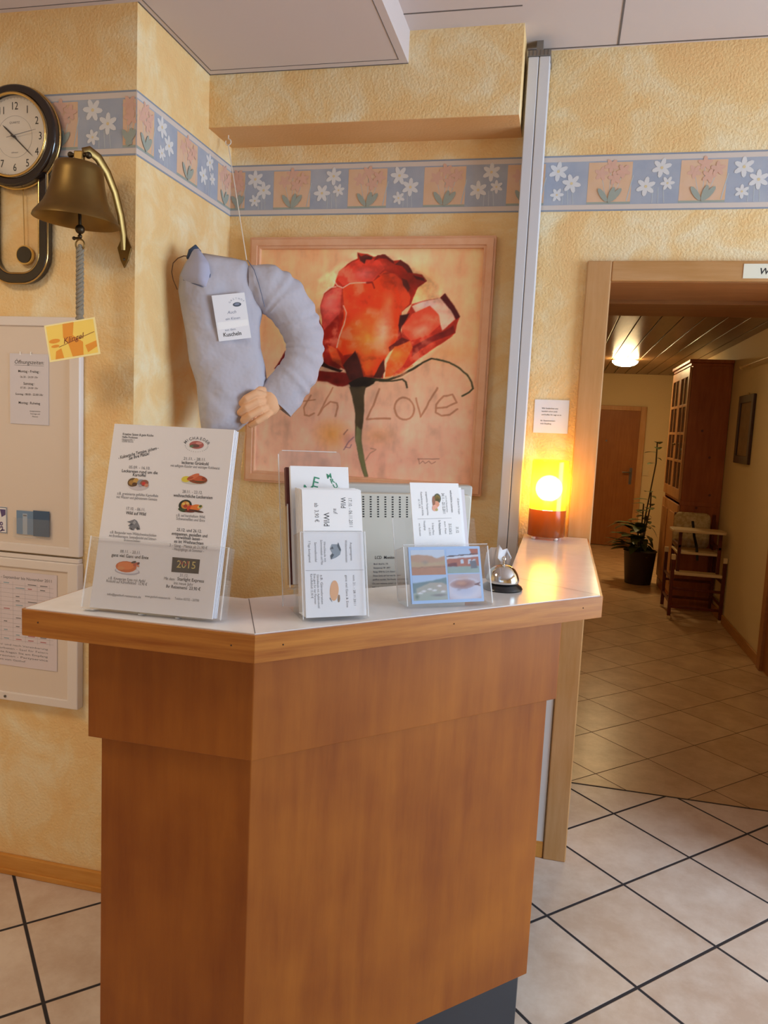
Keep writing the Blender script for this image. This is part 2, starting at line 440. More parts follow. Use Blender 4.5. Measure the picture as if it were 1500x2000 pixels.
c.box((B + 0.02, S - 0.032, H2 - 0.001), (-0.575, S - 0.030, H2 + 0.001)); c.box((B + 0.018, -2.4, H2 - 0.001), (B + 0.020, S - 0.03, H2 + 0.001))
c.box((B, S - 0.004, H2 - 0.001), (-0.55, S, H2 + 0.001)); c.box((B, A, H2 - 0.001), (B + 0.004, S, H2 + 0.001)); c.box((-3.1, A - 0.02, H2 - 0.001), (B, A - 0.018, H2 + 0.001))
struct(c.build('ceiling'))

# ------------------------------------------------------------------ deep doorway and corridor shell
w = MB().use(CORW); w.box((XL - 0.14, D + 0.20, 0), (XL - 0.02, YP, 2.3)); w.box((XO + 0.02, D + 0.20, 0), (XO + 0.14, YP, 2.3)); w.box((XL - 0.02, D + 0.20, 2.02), (XO + 0.02, YP, 2.3))
w.box((XL - 0.14, YP - 0.1, 2.3), (XR + 0.1, YP, H1)); w.box((XO + 0.14, YP - 0.1, 0), (XR + 0.1, YP, 2.3)); w.box((-0.05, YP - 0.1, 0), (XL - 0.14, YP, 2.3))
struct(w.build('wall_doorway'))
dw = MB().use(LINING)
for x0, x1 in ((XL - 0.02, XL), (XO, XO + 0.02)): dw.box((x0, D, 0), (x1, 2.985, 2.0))
dw.box((XL - 0.02, D, 1.995), (XO + 0.02, 2.985, 2.02))
d1 = struct(dw.build('door_1'))
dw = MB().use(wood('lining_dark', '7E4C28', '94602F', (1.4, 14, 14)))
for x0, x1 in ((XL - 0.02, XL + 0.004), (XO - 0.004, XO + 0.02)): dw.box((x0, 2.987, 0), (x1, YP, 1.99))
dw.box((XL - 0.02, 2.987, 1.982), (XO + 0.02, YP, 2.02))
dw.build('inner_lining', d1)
cs = MB().use(BEECH); cs.box((XL - 0.078, D - 0.018, 0), (XL, D, 2.06)); cs.box((XO, D - 0.018, 0), (XO + 0.078, D, 2.06))
cs.use(BEECHX).box((XL, D - 0.018, 1.997), (XO, D, 2.06))
cs.build('casing', d1, bevel=0.004)
struct(bx('trim_2', (0.012, D - 0.012, 0.05), (0.036, D - 0.0005, 1.05), mat('grey_strip', 'D8D5D6', 0.4)))

struct(bx('wall_corridor_right', (XR, YP, 0), (XR + 0.1, YE + 0.1, HC + 0.1), CORW))
struct(bx('wall_corridor_left', (-0.05, YP, 0), (0.05, YE + 0.1, HC + 0.1), CORW))
struct(bx('wall_corridor_end', (0.05, YE, 0), (XR, YE + 0.1, HC + 0.1), CORW))
c = MB().use(DARKW); c.box((0.05, YP, HC + 0.012), (XR, YE, HC + 0.08))
k = 0
x = 0.05
while x < XR - 0.01:
    c.box((x + 0.004, YP, HC), (min(x + 0.136, XR), YE, HC + 0.012)); x += 0.14
struct(c.build('ceiling', bevel=0.002))
OAKD = wood('oak_skirting_lengthwise', 'A8713A', 'BC874C', (20, 2, 20), 1.0, 0.45)
struct(bx('baseboard_corridor', (XR - 0.015, 5.47, 0), (XR, YE, 0.075), OAKD, bevel=0.003))
bl = MB().use(OAK); bl.box((-3.1, A - 0.014, 0), (B, A, 0.062)); bl.box((-3.1, A - 0.020, 0), (B, A, 0.018))
struct(bl.build('baseboard_left', bevel=0.003))
bl = MB().use(OAK); bl.box((B + 0.02, D - 0.014, 0), (XL - 0.08, D, 0.062)); bl.use(OAKD).box((B, A, 0), (B + 0.014, D, 0.062))
struct(bl.build('baseboard_back', bevel=0.003))
# end door
DOORW = wood('door_veneer', '8C5528', '9E6634', (16, 16, 1.2), 1.0, 0.45)
e1 = struct(bx('door_2', (0.20, YE - 0.03, 0.01), (1.00, YE - 0.005, 1.875), DOORW))
q = MB().use(BEECH); q.box((1.00, YE - 0.045, 0), (1.075, YE, 1.905)); q.box((0.13, YE - 0.045, 0), (0.20, YE, 1.905)); q.box((0.20, YE - 0.045, 1.845), (1.00, YE, 1.905))
q.build('casing', e1, bevel=0.004)
BRASS = mat('aged_brass', '94794A', 0.36, 1.0, var=('7A6238', 9.0, 0.3))
STEEL = mat('dark_steel', '70706C', 0.3, 1.0)
q = MB().use(STEEL); q.box((0.915, YE - 0.036, 0.86), (0.95, YE - 0.03, 1.08)); q.tube([(0.93, YE - 0.03, 1.02), (0.93, YE - 0.075, 1.02), (0.91, YE - 0.08, 1.02), (0.82, YE - 0.08, 1.02)], 0.009, 8)
q.build('door_handle', e1, smooth=40)
q = MB().use(STEEL); q.tube([(0.585, YE - 0.03, 1.43), (0.585, YE - 0.036, 1.43)], 0.012, 14); q.build('peephole', e1, smooth=40)
# casing of a side door in the corridor, at the right edge of view
e3 = struct(bx('door_3', (XR - 0.005, 4.55, 0.01), (XR + 0.02, 5.37, 2.0), DOORW))
q = MB().use(LINING); q.box((XR - 0.025, 5.37, 0), (XR, 5.455, 2.06)); q.box((XR - 0.025, 4.465, 0), (XR, 4.55, 2.06)); q.box((XR - 0.025, 4.55, 1.99), (XR, 5.37, 2.06))
q.build('casing', e3, bevel=0.004)

# ------------------------------------------------------------------ wallpaper border
BBLUE = mat('border_blue', '9AA2B4', 0.6, var=('AEB2BC', 14, 0.25)); BEDGE = mat('border_grey_blue', '8E97A6', 0.6)
BPALE = mat('border_pale', 'D4C6BC', 0.6); BORNG = mat('border_apricot', 'D9B088', 0.6, var=('DDBBA2', 18, 0.3))
BWHT = mat('border_petal_white', 'D8D6D6', 0.6); BPNK = mat('border_petal_pink', 'D8AC98', 0.6); BLEAF = mat('border_leaf', '9DA49A', 0.6)
BSTEM = mat('border_stem', 'B9C0C4', 0.6); BYEL = mat('border_yellow', 'DCC79A', 0.6)
def star(q, u, v, r, m, w, rot=0.0):
    q.use(m)
    for k in range(6):
        a = rot + 2 * PI * k / 6
        q.disc(u + math.cos(a) * r * 0.55, v + math.sin(a) * r * 0.55, r * 0.52, w + 0.00006 * k, 8, r * 0.26, a)
    q.use(BYEL).disc(u, v, r * 0.16, w + 0.0005, 8)
def border(name, M, u0, u1, panels):
    """panels: (left edge, right edge, kind); u along the wall, v up"""
    h = ZT - ZB
    q = MB().use(BPALE).box((u0, 0, 0), (u1, h, 0.0008))
    w1, w2, w3 = 0.0011, 0.0014, 0.0017
    q.use(BEDGE).rect(u0, h - 0.005, u1, h, w1).rect(u0, 0, u1, 0.005, w1)
    q.use(BBLUE).rect(u0, 0.020, u1, h - 0.020, w1)
    rnd = random.Random(len(name))
    for i, (a, b, kind) in enumerate(panels):
        m_ = (a + b) / 2; wd_ = b - a
        if kind == 'o':
            q.use(BORNG).rect(a, 0.028, b, h - 0.024, w2)
            q.use(BLEAF).rect(a, 0.0215, b, 0.028, w2)
            fl_ = ((0.30, 0.66), (0.52, 0.80), (0.62, 0.58), (0.80, 0.70))
            for fu, fv in fl_:
                u = a + wd_ * fu; v = fv * h
                q.use(BSTEM).line(u, v, m_ + (u - m_) * 0.3, 0.035, 0.0016, w3 - 0.00015 - 0.00001 * int(fu * 10))
                for k in range(5):
                    an = 2 * PI * k / 5 + i + fu * 9
                    if a < u + math.cos(an) * 0.02 < b: q.use(BPNK).disc(u + math.cos(an) * 0.011, v + math.sin(an) * 0.011, 0.012, w3 + 0.00006 * k + 0.0003 * fl_.index((fu, fv)), 8, 0.0065, an)
            for fu, an in ((0.36, 2.2), (0.56, 1.3), (0.66, 0.9)):
                q.use(BLEAF).disc(a + wd_ * fu, 0.28 * h, 0.026, w3 + 0.0016 + 0.00006 * int(fu * 10), 10, 0.0085, an)
            q.use(BSTEM).line(b - 0.012, 0.03, b + 0.004, h * 0.62, 0.003, w3)
        else:
            flip = i % 4 < 2
            for fu, fv, r in ((0.30, 0.72, 0.030), (0.66, 0.50, 0.029), (0.30, 0.30, 0.021)) if flip else ((0.62, 0.74, 0.029), (0.28, 0.42, 0.029), (0.78, 0.47, 0.021)):
                star(q, a + wd_ * fu, fv * h, r, BWHT, w3, rnd.random() * 2)
            q.use(BSTEM)
            for s_ in range(3): q.line(a + wd_ * (0.45 + 0.14 * s_), 0.022, a + wd_ * (0.45 + 0.12 * s_), h * 0.40, 0.0022, w2)
    o = q.build(name, M=M); o['kind'] = 'structure'
    return o
YA1 = lambda u, v: None
# left wall: u along +x ; recess wall: u along +y facing +x ; back wall: u along +x
border('trim_3', frame_M(0, A - 0.0002, ZB, 0, 0), -3.1, B, [(-1.93, -1.80, 'b'), (-1.79, -1.67, 'o'), (-1.66, -1.53, 'b'), (-1.525, -1.405, 'o'), (-1.397, -1.264, 'b'), (-1.262, -1.222, 'o')])
border('trim_4', frame_M(B + 0.0002, 0, ZB, PI / 2, 0), A, D, [(2.026, 2.118, 'o'), (2.128, 2.244, 'b'), (2.255, 2.391, 'o'), (2.397, 2.529, 'b'), (2.543, 2.650, 'o')])
border('trim_5', frame_M(0, D - 0.0002, ZB, 0, 0), B, 3.1,
       [(B + 0.001, -1.165, 'o'), (-1.153, -1.063, 'b'), (-1.056, -0.92, 'o'), (-0.91, -0.79, 'b'), (-0.782, -0.645, 'o'), (-0.635, -0.525, 'b'), (-0.516, -0.375, 'o'), (-0.365, -0.245, 'b'), (-0.237, -0.115, 'o'),
        (-0.11, 0.012, 'b'), (0.022, 0.157, 'o'), (0.165, 0.295, 'b'), (0.303, 0.44, 'o'), (0.45, 0.575, 'b'), (0.583, 0.72, 'o'), (0.73, 0.855, 'b'), (0.863, 1.0, 'o')])

# ------------------------------------------------------------------ reception counter
FAS = wood('counter_veneer', '7E4010', '9E5C1C', (9, 9, 0.9), 1.0, 0.45, 0.5)
EDG = wood('counter_edge_solid', '8E4E18', 'B87832', (1.2, 1.2, 26), 1.0, 0.35, 0.2, coat=0.3)
LAM = mat('counter_laminate', 'EAE6E4', 0.20, var=('DEDAD8', 25, 0.3))
def fan(off, xe, xr, wd_, y1):
    """outline of the bent counter set back by off; xe left end, xr right side x, back to y1"""
    a = 1.135 + off; r = xr
    cdiag = 1.597 + off * math.sqrt(2)
    o = [(xe, a), (a - cdiag, a), (r, r + cdiag), (r, y1)]
    a2 = 1.135 + wd_; c2 = 1.597 + wd_ * math.sqrt(2) + 0.02; r2 = 0.105 - wd_ + 0.015
    return o + [(r2, y1), (r2, r2 + c2), (a2 - c2, a2), (xe, a2)]
ct = thing('reception_counter', 'angled wooden reception counter with pale laminate top and orange-brown veneer front', 'counter', (-0.35, 1.6, 0))
T = MB().use(LAM).prism(fan(0.0, -0.889, 0.105, 0.222, D - 0.022), CT - 0.045, CT)
T.use(SEAM)
T.M = None
q_in1 = (-0.567, 1.357); q_v1 = (-0.462, 1.136); q_in2 = (-0.102, 1.829); q_v2 = (0.104, 1.702)
for p0, p1 in ((q_v1, q_in1), (q_v2, q_in2)): T.line(*p0, *p1, 0.0014, CT + 0.0003)
T.build('countertop', ct)
E_ = MB().use(EDG)
for (p0, p1) in (((-0.889, 1.135), (-0.462, 1.135)), ((-0.462, 1.135), (0.105, 1.702)), ((0.105, 1.702), (0.105, D - 0.022)), ((-0.889, 1.357), (-0.889, 1.135))):
    p0 = Vector(p0); p1 = Vector(p1); d = (p1 - p0); n = Vector((d.y, -d.x)).normalized() * 0.006
    e = d.normalized() * 0.0025
    E_.prism([tuple(p0), tuple(p1), tuple(p1 + n + e), tuple(p0 + n - e)], CT - 0.048, CT - 0.0015)
E_.use(mat('nail_dark', '3A2412', 0.6))
for t_ in (0.06, 0.5, 0.93):
    p = Vector((-0.462, 1.135)) + Vector((0.567, 0.567)) * t_ + Vector((1, -1)).normalized() * 0.0062
    E_.ball((p.x, p.y, CT - 0.022), (0.0015, 0.0015, 0.0015), n=4)
for x_ in (-0.5, -0.86): E_.ball((x_, 1.135 - 0.0062, CT - 0.022), 0.0015, n=4)
E_.build('edge_trim', ct, bevel=0.0012)
def shell(off, xe, xr, z0, z1, th=0.02, yb=D - 0.09):
    a = 1.135 + off; c_ = 1.597 + off * math.sqrt(2)
    a2 = a + th; c2 = c_ + th * math.sqrt(2)
    outer = [(xe, a + 0.17), (xe, a), (a - c_, a), (xr, xr + c_), (xr, yb)]
    inner = [(xr - th, yb), (xr - th, xr - th + c2), (a2 - c2, a2), (xe + th, a2), (xe + th, a + 0.17)]
    return outer + inner
MB().use(FAS).prism(shell(0.033, -0.788, 0.028, 0, 0), 0.922, CT - 0.045).build('fascia', ct, bevel=0.0015)
MB().use(FAS).prism(shell(0.050, -0.772, 0.008, 0, 0), 0.262, 0.922).build('front_panel', ct, bevel=0.0015)
MB().use(mat('toe_kick_black', '23262E', 0.4)).prism(shell(0.11, -0.74, -0.012, 0, 0), 0.0, 0.262).build('toe_kick', ct)

# desk behind the counter (carries the monitor and the papers)
q = MB().use(BEECHX).prism([(-0.70, 1.62), (-0.55, 1.50), (-0.14, 1.91), (-0.14, 2.30), (-0.70, 2.30)], 0.90, 0.93)
dk = q.build('desk_top', None)
dk.name = 'desk'; tag(dk, 'low beech work desk hidden behind the reception counter', 'desk')
WM['desk'] = dk.matrix_basis.copy()
for x_, y_ in ((-0.66, 1.66), (-0.18, 1.96), (-0.18, 2.26), (-0.66, 2.26)):
    MB().use(STEEL).box((x_ - 0.02, y_ - 0.02, 0), (x_ + 0.02, y_ + 0.02, 0.90)).build('leg', dk)

# ------------------------------------------------------------------ wall clock
BLK = mat('clock_black', '1E1412', 0.18, coat=0.6); GOLD = mat('clock_gold', 'D8B878', 0.22, 1.0); IVORY = mat('dial_ivory', 'DED6CC', 0.5)
INK = mat('ink_black', '2B2A2C', 0.6); INKG = mat('ink_grey', '77767A', 0.6); HANDM = mat('hand_dark', '4A4440', 0.4)
cx, cz = -1.588, 2.270
ck = thing('wall_clock', 'black oval pendulum wall clock with gold rim and white dial, left of the brass bell', 'clock', (cx, A - 0.002, 1.862))
FM = frame_M(cx, A - 0.002, cz, 0, 0)
q = MB(FM).use(BLK).ring(circ(0, 0, 0.140, 64), circ(0, 0, 0.114, 64), 0.004, 0.044); q.build('bezel', ck, smooth=50, bevel=0.006)
q = MB(FM).use(GOLD)
q.tube([(0.113 * math.cos(t), 0.113 * math.sin(t), 0.046) for t in [2 * PI * k / 64 for k in range(65)]], 0.004, 8, cap=False)
q.tube([(0.141 * math.cos(t), 0.141 * math.sin(t), 0.020) for t in [2 * PI * k / 64 for k in range(65)]], 0.003, 8, cap=False)
q.build('gold_rim', ck, smooth=60)
q = MB(FM).use(IVORY).prism(circ(0, 0, 0.1135, 56), 0.004, 0.030)
q.use(INKG).ring(circ(0, 0, 0.0575, 56), circ(0, 0, 0.0570, 56), 0.030, 0.0303)
q.use(INK)
for k in range(1, 13):
    a = PI / 2 - 2 * PI * k / 12
    q.text(str(k), 0.084 * math.cos(a), 0.084 * math.sin(a) - 0.010, 0.030, 0.0304, bold=0.0, sx=0.85)
for k in range(60):
    a = 2 * PI * k / 60
    q.use(INKG).line(0.104 * math.cos(a), 0.104 * math.sin(a), 0.1075 * math.cos(a), 0.1075 * math.sin(a), 0.0008, 0.0303)
q.use(INKG).text('QUARTZ', 0, 0.036, 0.0085, 0.0304); q.text('GERMANY', 0, -0.045, 0.005, 0.0304)
q.build('dial', ck)
def hand(name, ang, L_, tail, wd_, m, z):
    a = math.radians(90 - ang); c_, s_ = math.cos(a), math.sin(a)
    pts = [(-tail, -wd_ * .6), (0, -wd_), (L_ * 0.75, -wd_ * .8), (L_, 0), (L_ * 0.75, wd_ * .8), (0, wd_), (-tail, wd_ * .6)]
    MB(FM).use(m).prism([(x * c_ - y * s_, x * s_ + y * c_) for x, y in pts], z, z + 0.0012).build(name, ck)
hand('hour_hand', 311, 0.050, 0.012, 0.0026, HANDM, 0.033); hand('minute_hand', 132, 0.086, 0.014, 0.0019, HANDM, 0.036); hand('second_hand', 79, 0.078, 0.02, 0.0007, INKG, 0.039)
MB(FM).use(HANDM).prism(circ(0, 0, 0.004, 16), 0.030, 0.042).build('hand_hub', ck)
# lower pendulum frame: rounded black loop with gold edges
def loop(hw, bot, r):
    P = [(hw, -0.10)]
    P += [(hw - r + r * math.cos(t), bot + r + r * math.sin(t)) for t in [-PI / 2 * k / 10 for k in range(11)]]
    return P + [(-x, y) for x, y in P[::-1]]
Lo, Li = loop(0.102, -0.408, 0.085), loop(0.073, -0.379, 0.056)
q = MB(FM).use(BLK).ring(Lo, Li, 0.0, 0.026); q.build('pendulum_frame', ck, smooth=50, bevel=0.004)
q = MB(FM).use(GOLD); q.tube([(x, y, 0.024) for x, y in Lo], 0.0026, 6); q.tube([(x, y, 0.024) for x, y in Li], 0.0026, 6); q.build('frame_edging', ck, smooth=60)
MB(FM).use(GOLD).tube([(0.012, -0.13, 0.012), (0.017, -0.300, 0.012)], 0.0014, 6).build('pendulum_rod', ck)
bob = MB(FM).use(GOLD).prism(circ(0.018, -0.325, 0.0275, 32), 0.008, 0.016); bob.use(BLK).prism(circ(0.018, -0.325, 0.0235, 32), 0.0162, 0.0185)
bob.build('pendulum_bob', ck, smooth=40)

# ------------------------------------------------------------------ brass ship's bell
bc = Vector((-1.308, A - 0.135, 0))
bl = thing('hanging_bell', "aged brass ship's bell on a curved wall bracket beside the clock", 'bell', (bc.x, bc.y, 1.95))
BT = Matrix.Translation((bc.x, bc.y, 2.155)) @ Euler((0, math.radians(3), 0)).to_matrix().to_4x4()
prof = [(0.112, -0.150), (0.110, -0.143), (0.099, -0.128), (0.086, -0.110), (0.076, -0.085), (0.069, -0.055), (0.0645, -0.025), (0.062, -0.010), (0.057, -0.002), (0.050, 0.0), (0.030, 0.003), (0.0, 0.003)]
inner = [(0.0, -0.004), (0.05, -0.006), (0.058, -0.02), (0.065, -0.06), (0.072, -0.088), (0.082, -0.112), (0.095, -0.130), (0.105, -0.146), (0.112, -0.150)]
q = MB(BT).use(BRASS).lathe(inner + prof[1:], 56); q.build('bell_body', bl, smooth=50)
q = MB(BT).use(BRASS).box((-0.014, -0.007, 0.0), (0.014, 0.007, 0.032)); q.build('crown', bl, bevel=0.003)
q = MB(BT).use(mat('bell_iron', '4A3F30', 0.45, 0.9)).tube([(-0.026, 0, 0.022), (0.026, 0, 0.022)], 0.0045, 8); q.ball((-0.027, 0, 0.022), 0.008, n=8); q.ball((0.027, 0, 0.022), 0.009, n=8)
q.build('crown_bolt', bl, smooth=50)
# strap bracket from the crown over and down to the wall plate
q = MB().use(BRASS)
pa = [(bc.x + 0.012, bc.y, 2.185), (bc.x + 0.022, bc.y + 0.012, 2.192), (bc.x + 0.034, bc.y + 0.035, 2.180), (bc.x + 0.044, bc.y + 0.062, 2.150), (bc.x + 0.051, bc.y + 0.090, 2.105), (bc.x + 0.055, bc.y + 0.112, 2.05), (bc.x + 0.056, bc.y + 0.126, 2.0), (bc.x + 0.056, bc.y + 0.131, 1.96)]
q.tube(pa, [0.010, 0.012, 0.013, 0.012, 0.011, 0.011, 0.011, 0.011], 12, squash=0.35, ref=(0, 1, 0.4))
q.build('bracket_arm', bl, smooth=50)
q = MB(frame_M(bc.x + 0.056, A - 0.001, 1.962, 0, 0)).use(BRASS).prism([(0, 0.05), (0.022, 0.004), (0.012, -0.03), (0, -0.052), (-0.012, -0.03), (-0.022, 0.004)], 0.0, 0.005)
q.use(STEEL).ball((0, 0.025, 0.005), (0.004, 0.004, 0.002), n=6).ball((0, -0.028, 0.005), (0.004, 0.004, 0.002), n=6)
q.build('wall_plate', bl, bevel=0.0012)
IRON = MATS['bell_iron']
q = MB().use(IRON).tube([(bc.x, bc.y, 2.15), (bc.x + 0.002, bc.y, 2.03), (bc.x + 0.003, bc.y, 1.985)], 0.0045, 8); q.ball((bc.x + 0.003, bc.y, 1.985), 0.0125, n=10)
q.ball((bc.x + 0.003, bc.y, 1.967), 0.006, n=8); q.tube([(bc.x - 0.014, bc.y, 1.962), (bc.x + 0.006, bc.y, 1.962)], 0.0035, 8); q.ball((bc.x - 0.015, bc.y, 1.962), 0.005, n=8)
q.build('clapper', bl, smooth=50)
q = MB().use(BRASS).tube([(bc.x + 0.003 + 0.013 * math.sin(t), bc.y, 1.945 + 0.014 * math.cos(t)) for t in [2 * PI * k / 24 for k in range(25)]], 0.0022, 8, cap=False); q.build('clapper_ring', bl, smooth=50)
ROPE = mat('rope_grey', '8E8474', 0.9, bump=(400, 0.6, 0.002))
q = MB().use(ROPE)
for s_ in range(3):
    q.tube([(bc.x + 0.003 + 0.0065 * math.sin(k * 0.62 + s_ * 2 * PI / 3), bc.y + 0.005 * math.cos(k * 0.62 + s_ * 2 * PI / 3), 1.937 - k * 0.0036) for k in range(48)], 0.0052, 7)
q.ball((bc.x + 0.003, bc.y, 1.938), (0.007, 0.007, 0.009), n=8)
q.ball((bc.x + 0.003, bc.y, 1.765), (0.0115, 0.010, 0.012), n=8); q.lathe([(0.006, 0.0), (0.012, -0.012), (0.010, -0.02), (0.0, -0.02)], 12, Matrix.Translation((bc.x + 0.003, bc.y, 1.762)))
q.build('bell_rope', bl, smooth=50)

# card hanging from the rope
CARDY = mat('card_yellow', 'FFDE70', 0.25, coat=0.5); CARDO = mat('card_orange', 'F0A040', 0.25, coat=0.5); CARDR = mat('ink_brown', '7A2A18', 0.5)
M_ = frame_M(-1.314, A - 0.155, 1.690, 0.12, 0.05) @ Matrix.Rotation(math.radians(11), 4, 'Z')
q = MB().use(mat('card_cream', 'FFF0B0', 0.25, coat=0.5)).box((-0.073, -0.050, 0), (0.073, 0.050, 0.0012))
q.use(CARDY).rect(-0.068, -0.045, 0.068, 0.046, 0.0014)
q.use(CARDO).poly([(-0.02, 0.046), (0.012, 0.046), (0.004, 0.012), (0.03, -0.01), (0.026, -0.045), (-0.005, -0.045), (-0.012, -0.01), (-0.024, 0.01)], 0.0016)
q.poly([(0.035, -0.02), (0.068, -0.012), (0.068, -0.028), (0.04, -0.04)], 0.0016); q.poly([(-0.055, -0.045), (-0.03, -0.045), (-0.034, -0.018), (-0.05, -0.024)], 0.0016)
q.disc(-0.05, 0.004, 0.016, 0.00165, 14, 0.006); q.disc(-0.05, -0.010, 0.012, 0.00165, 14, 0.004)
q.use(CARDR).text('Klingel', 0.004, -0.004, 0.022, 0.0018, rot=0.12, shear=0.35)
q.line(-0.04, -0.014, 0.066, 0.012, 0.0012, 0.0018)
tag(q.build('hanging_card', M=M_), 'shiny yellow and orange card hanging from the bell rope', 'card')
q = MB().use(mat('string_white', 'E8E2D8', 0.8)).tube([(bc.x + 0.003, bc.y, 1.755), (-1.312, A - 0.154, 1.738)], 0.0012, 6)
tag(q.build('card_string'), 'thin white string tying the yellow card to the bell rope', 'string')

# ------------------------------------------------------------------ white wall cabinets
WHT = mat('cabinet_white', 'E2D8D2', 0.38); WHT2 = mat('cabinet_panel', 'DDCDBF', 0.45)
def wall_box(name, label, x0, x1, z0, z1, dep):
    t = thing(name, label, 'wall cabinet', ((x0 + x1) / 2, A, z0))
    fm = frame_M(0, A - 0.0005, 0, 0, 0); w_ = 0.036
    def rc(a, b, c_, d): return [(a, b), (c_, b), (c_, d), (a, d)]
    MB(fm).use(WHT).ring(rc(x0, z0, x1, z1), rc(x0 + w_, z0 + w_ * .75, x1 - w_, z1 - w_ * .75), 0.0, dep).build('frame', t, bevel=0.003)
    MB(fm).use(WHT2).box((x0 + w_ - 0.001, z0 + w_ * .75 - 0.001, 0.0), (x1 - w_ + 0.001, z1 - w_ * .75 + 0.001, dep - 0.006)).build('door', t, bevel=0.001)
    return t
uc = wall_box('wall_cabinet', 'upper white flat wall cabinet with the opening-hours sheet on its door', -2.08, -1.383, 1.062, 1.768, 0.022)
lc = wall_box('wall_cabinet', 'lower white flat wall cabinet carrying a printed calendar sheet', -2.08, -1.383, 0.590, 1.042, 0.030)
q = MB(frame_M(0, A - 0.0005, 0, 0, 0)).use(WHT).prism([(-2.07, 1.0425), (-1.386, 1.0425), (-1.386, 1.056), (-2.07, 1.056)], 0.0, 0.02); q.build('ledge', lc, bevel=0.002)
MB(frame_M(0, A - 0.0005, 0, 0, 0)).use(STEEL).tube([(-1.637, 0.603, 0.030), (-1.637, 0.603, 0.033)], 0.004, 10).build('lock', lc, smooth=40)
PAPER = mat('paper_white', 'E4E2E6', 0.6); PAPERG = mat('paper_pocket', 'D6D0D6', 0.4); LAMI = clear('laminate_film', (1, 1, 1), 0.06, 0.05)
def lines(q, ls, w):
    for t_, u, v, sz, kw in ls: q.text(t_, u, v, sz, w, **kw)
WS = 0.0012
M_ = frame_M(-1.555, A - 0.0176, 1.452, 0, 0)
q = MB().use(PAPERG).box((-0.066, 0, 0), (0.066, 0.208, 0.001)); q.use(INK)
lines(q, [('Öffnungszeiten:', 0, 0.178, 0.0165, dict(shear=0.2, fit=0.10)), ('Montag - Freitag :', 0, 0.153, 0.0105, dict(bold=.01)), ('06.30 - 24.00 Uhr', 0, 0.137, 0.0085, {}), ('Samstag :', 0, 0.117, 0.0105, dict(bold=.01)), ('07.30 - 24.00 Uhr', 0, 0.105, 0.0085, {}),
          ('Sonntag : 08.00 - 22.00 Uhr', 0, 0.086, 0.0085, dict(bold=.01)), ('Montag : Ruhetag', 0, 0.060, 0.0105, dict(bold=.01)), ('(ausgenommen', 0.02, 0.038, 0.006, {}), ('Feiertage und', 0.02, 0.030, 0.006, {}), ('Messen)', 0.02, 0.022, 0.006, {})], WS)
q.line(-0.05, 0.174, 0.05, 0.174, 0.0007, WS)
q.use(mat('clip_white', 'F2F0F0', 0.3)).rect(-0.032, 0.204, -0.028, 0.214, WS).rect(0.004, 0.204, 0.008, 0.214, WS)
tag(q.build('opening_hours_sheet', M=M_), 'laminated opening-hours sheet taped to the upper white cabinet', 'notice')
# clear pocket with blue leaflets and small violet sticker
BLUE1 = mat('leaflet_blue', '6F8CAE', 0.35); BLUE2 = mat('leaflet_dark_blue', '3D5878', 0.35); BLUE3 = mat('leaflet_pale', 'A8B4C4', 0.4)
M_ = frame_M(-1.608, A - 0.0178, 1.108, 0, 0)
q = MB().use(BLUE1).box((0.008, 0.010, 0), (0.085, 0.082, 0.003)); q.use(BLUE3).rect(0.030, 0.010, 0.046, 0.074, 0.0034); q.use(INKG).rect(0.032, 0.066, 0.044, 0.070, 0.0036)
tag(q.build('leaflet', M=M_), 'light blue leaflet in the clear pocket on the upper white cabinet', 'leaflet')
q = MB().use(BLUE2).box((0.068, 0.008, 0.0036), (0.123, 0.086, 0.0056))
tag(q.build('leaflet', M=M_), 'dark blue leaflet overlapping the lighter one in the cabinet pocket', 'leaflet')
q = MB().use(clear('acrylic', (0.985, 0.99, 1.0), 0.05, 0.02)).box((0, 0, 0.0075), (0.128, 0.060, 0.0090)).box((0, 0, 0), (0.128, 0.0018, 0.0075)).box((0, 0.0018, 0), (0.0015, 0.06, 0.0075)).box((0.1265, 0.0018, 0), (0.128, 0.06, 0.0075))
tag(q.build('leaflet_pocket', M=M_), 'clear plastic leaflet pocket low on the upper white cabinet door', 'pocket')
q = MB().use(PAPER).box((0, 0, 0), (0.055, 0.082, 0.0008)); VIO = mat('sticker_violet', '5A4A78', 0.5)
q.use(BLUE2).rect(0.001, 0.001, 0.054, 0.081, 0.001); q.use(PAPER).rect(0.003, 0.003, 0.052, 0.079, 0.0012)
q.use(VIO).poly([(0.036, 0.05), (0.050, 0.058), (0.050, 0.074), (0.030, 0.074)], 0.0014); q.text('G8', 0.040, 0.020, 0.026, 0.0014, rot=PI / 2, bold=.02); q.rect(0.034, 0.008, 0.046, 0.012, 0.0014)
tag(q.build('sticker', M=frame_M(-1.690, A - 0.0176, 1.115, 0, 0)), 'small white sticker with violet marks beside the leaflet pocket', 'sticker')
# calendar sheet
M_ = frame_M(-1.668, A - 0.0256, 0.702, 0, 0)
PPINK = mat('paper_pinkish', 'D9CDD2', 0.6); RED = mat('ink_red', 'B86A70', 0.6); CYAN = mat('ink_cyan', '8AA8B8', 0.6)
q = MB().use(PPINK).box((-0.21, 0, 0), (0.212, 0.300, 0.001)); q.use(INKG)
q.text('Veranstaltungen - September bis November 2011', 0.06, 0.276, 0.0125, WS, bold=.01, fit=0.27)
rd = random.Random(3)
for r_ in range(14):
    v = 0.262 - r_ * 0.0135
    q.use(INKG).line(-0.2, v - 0.004, 0.2, v - 0.004, 0.0004, WS)
    for k in range(9):
        if rd.random() < 0.62: q.use([INKG, INKG, RED, CYAN][rd.randrange(4)]); u = -0.19 + k * 0.043; q.rect(u, v - 0.001, u + 0.012 + rd.random() * 0.02, v + 0.0016, WS)
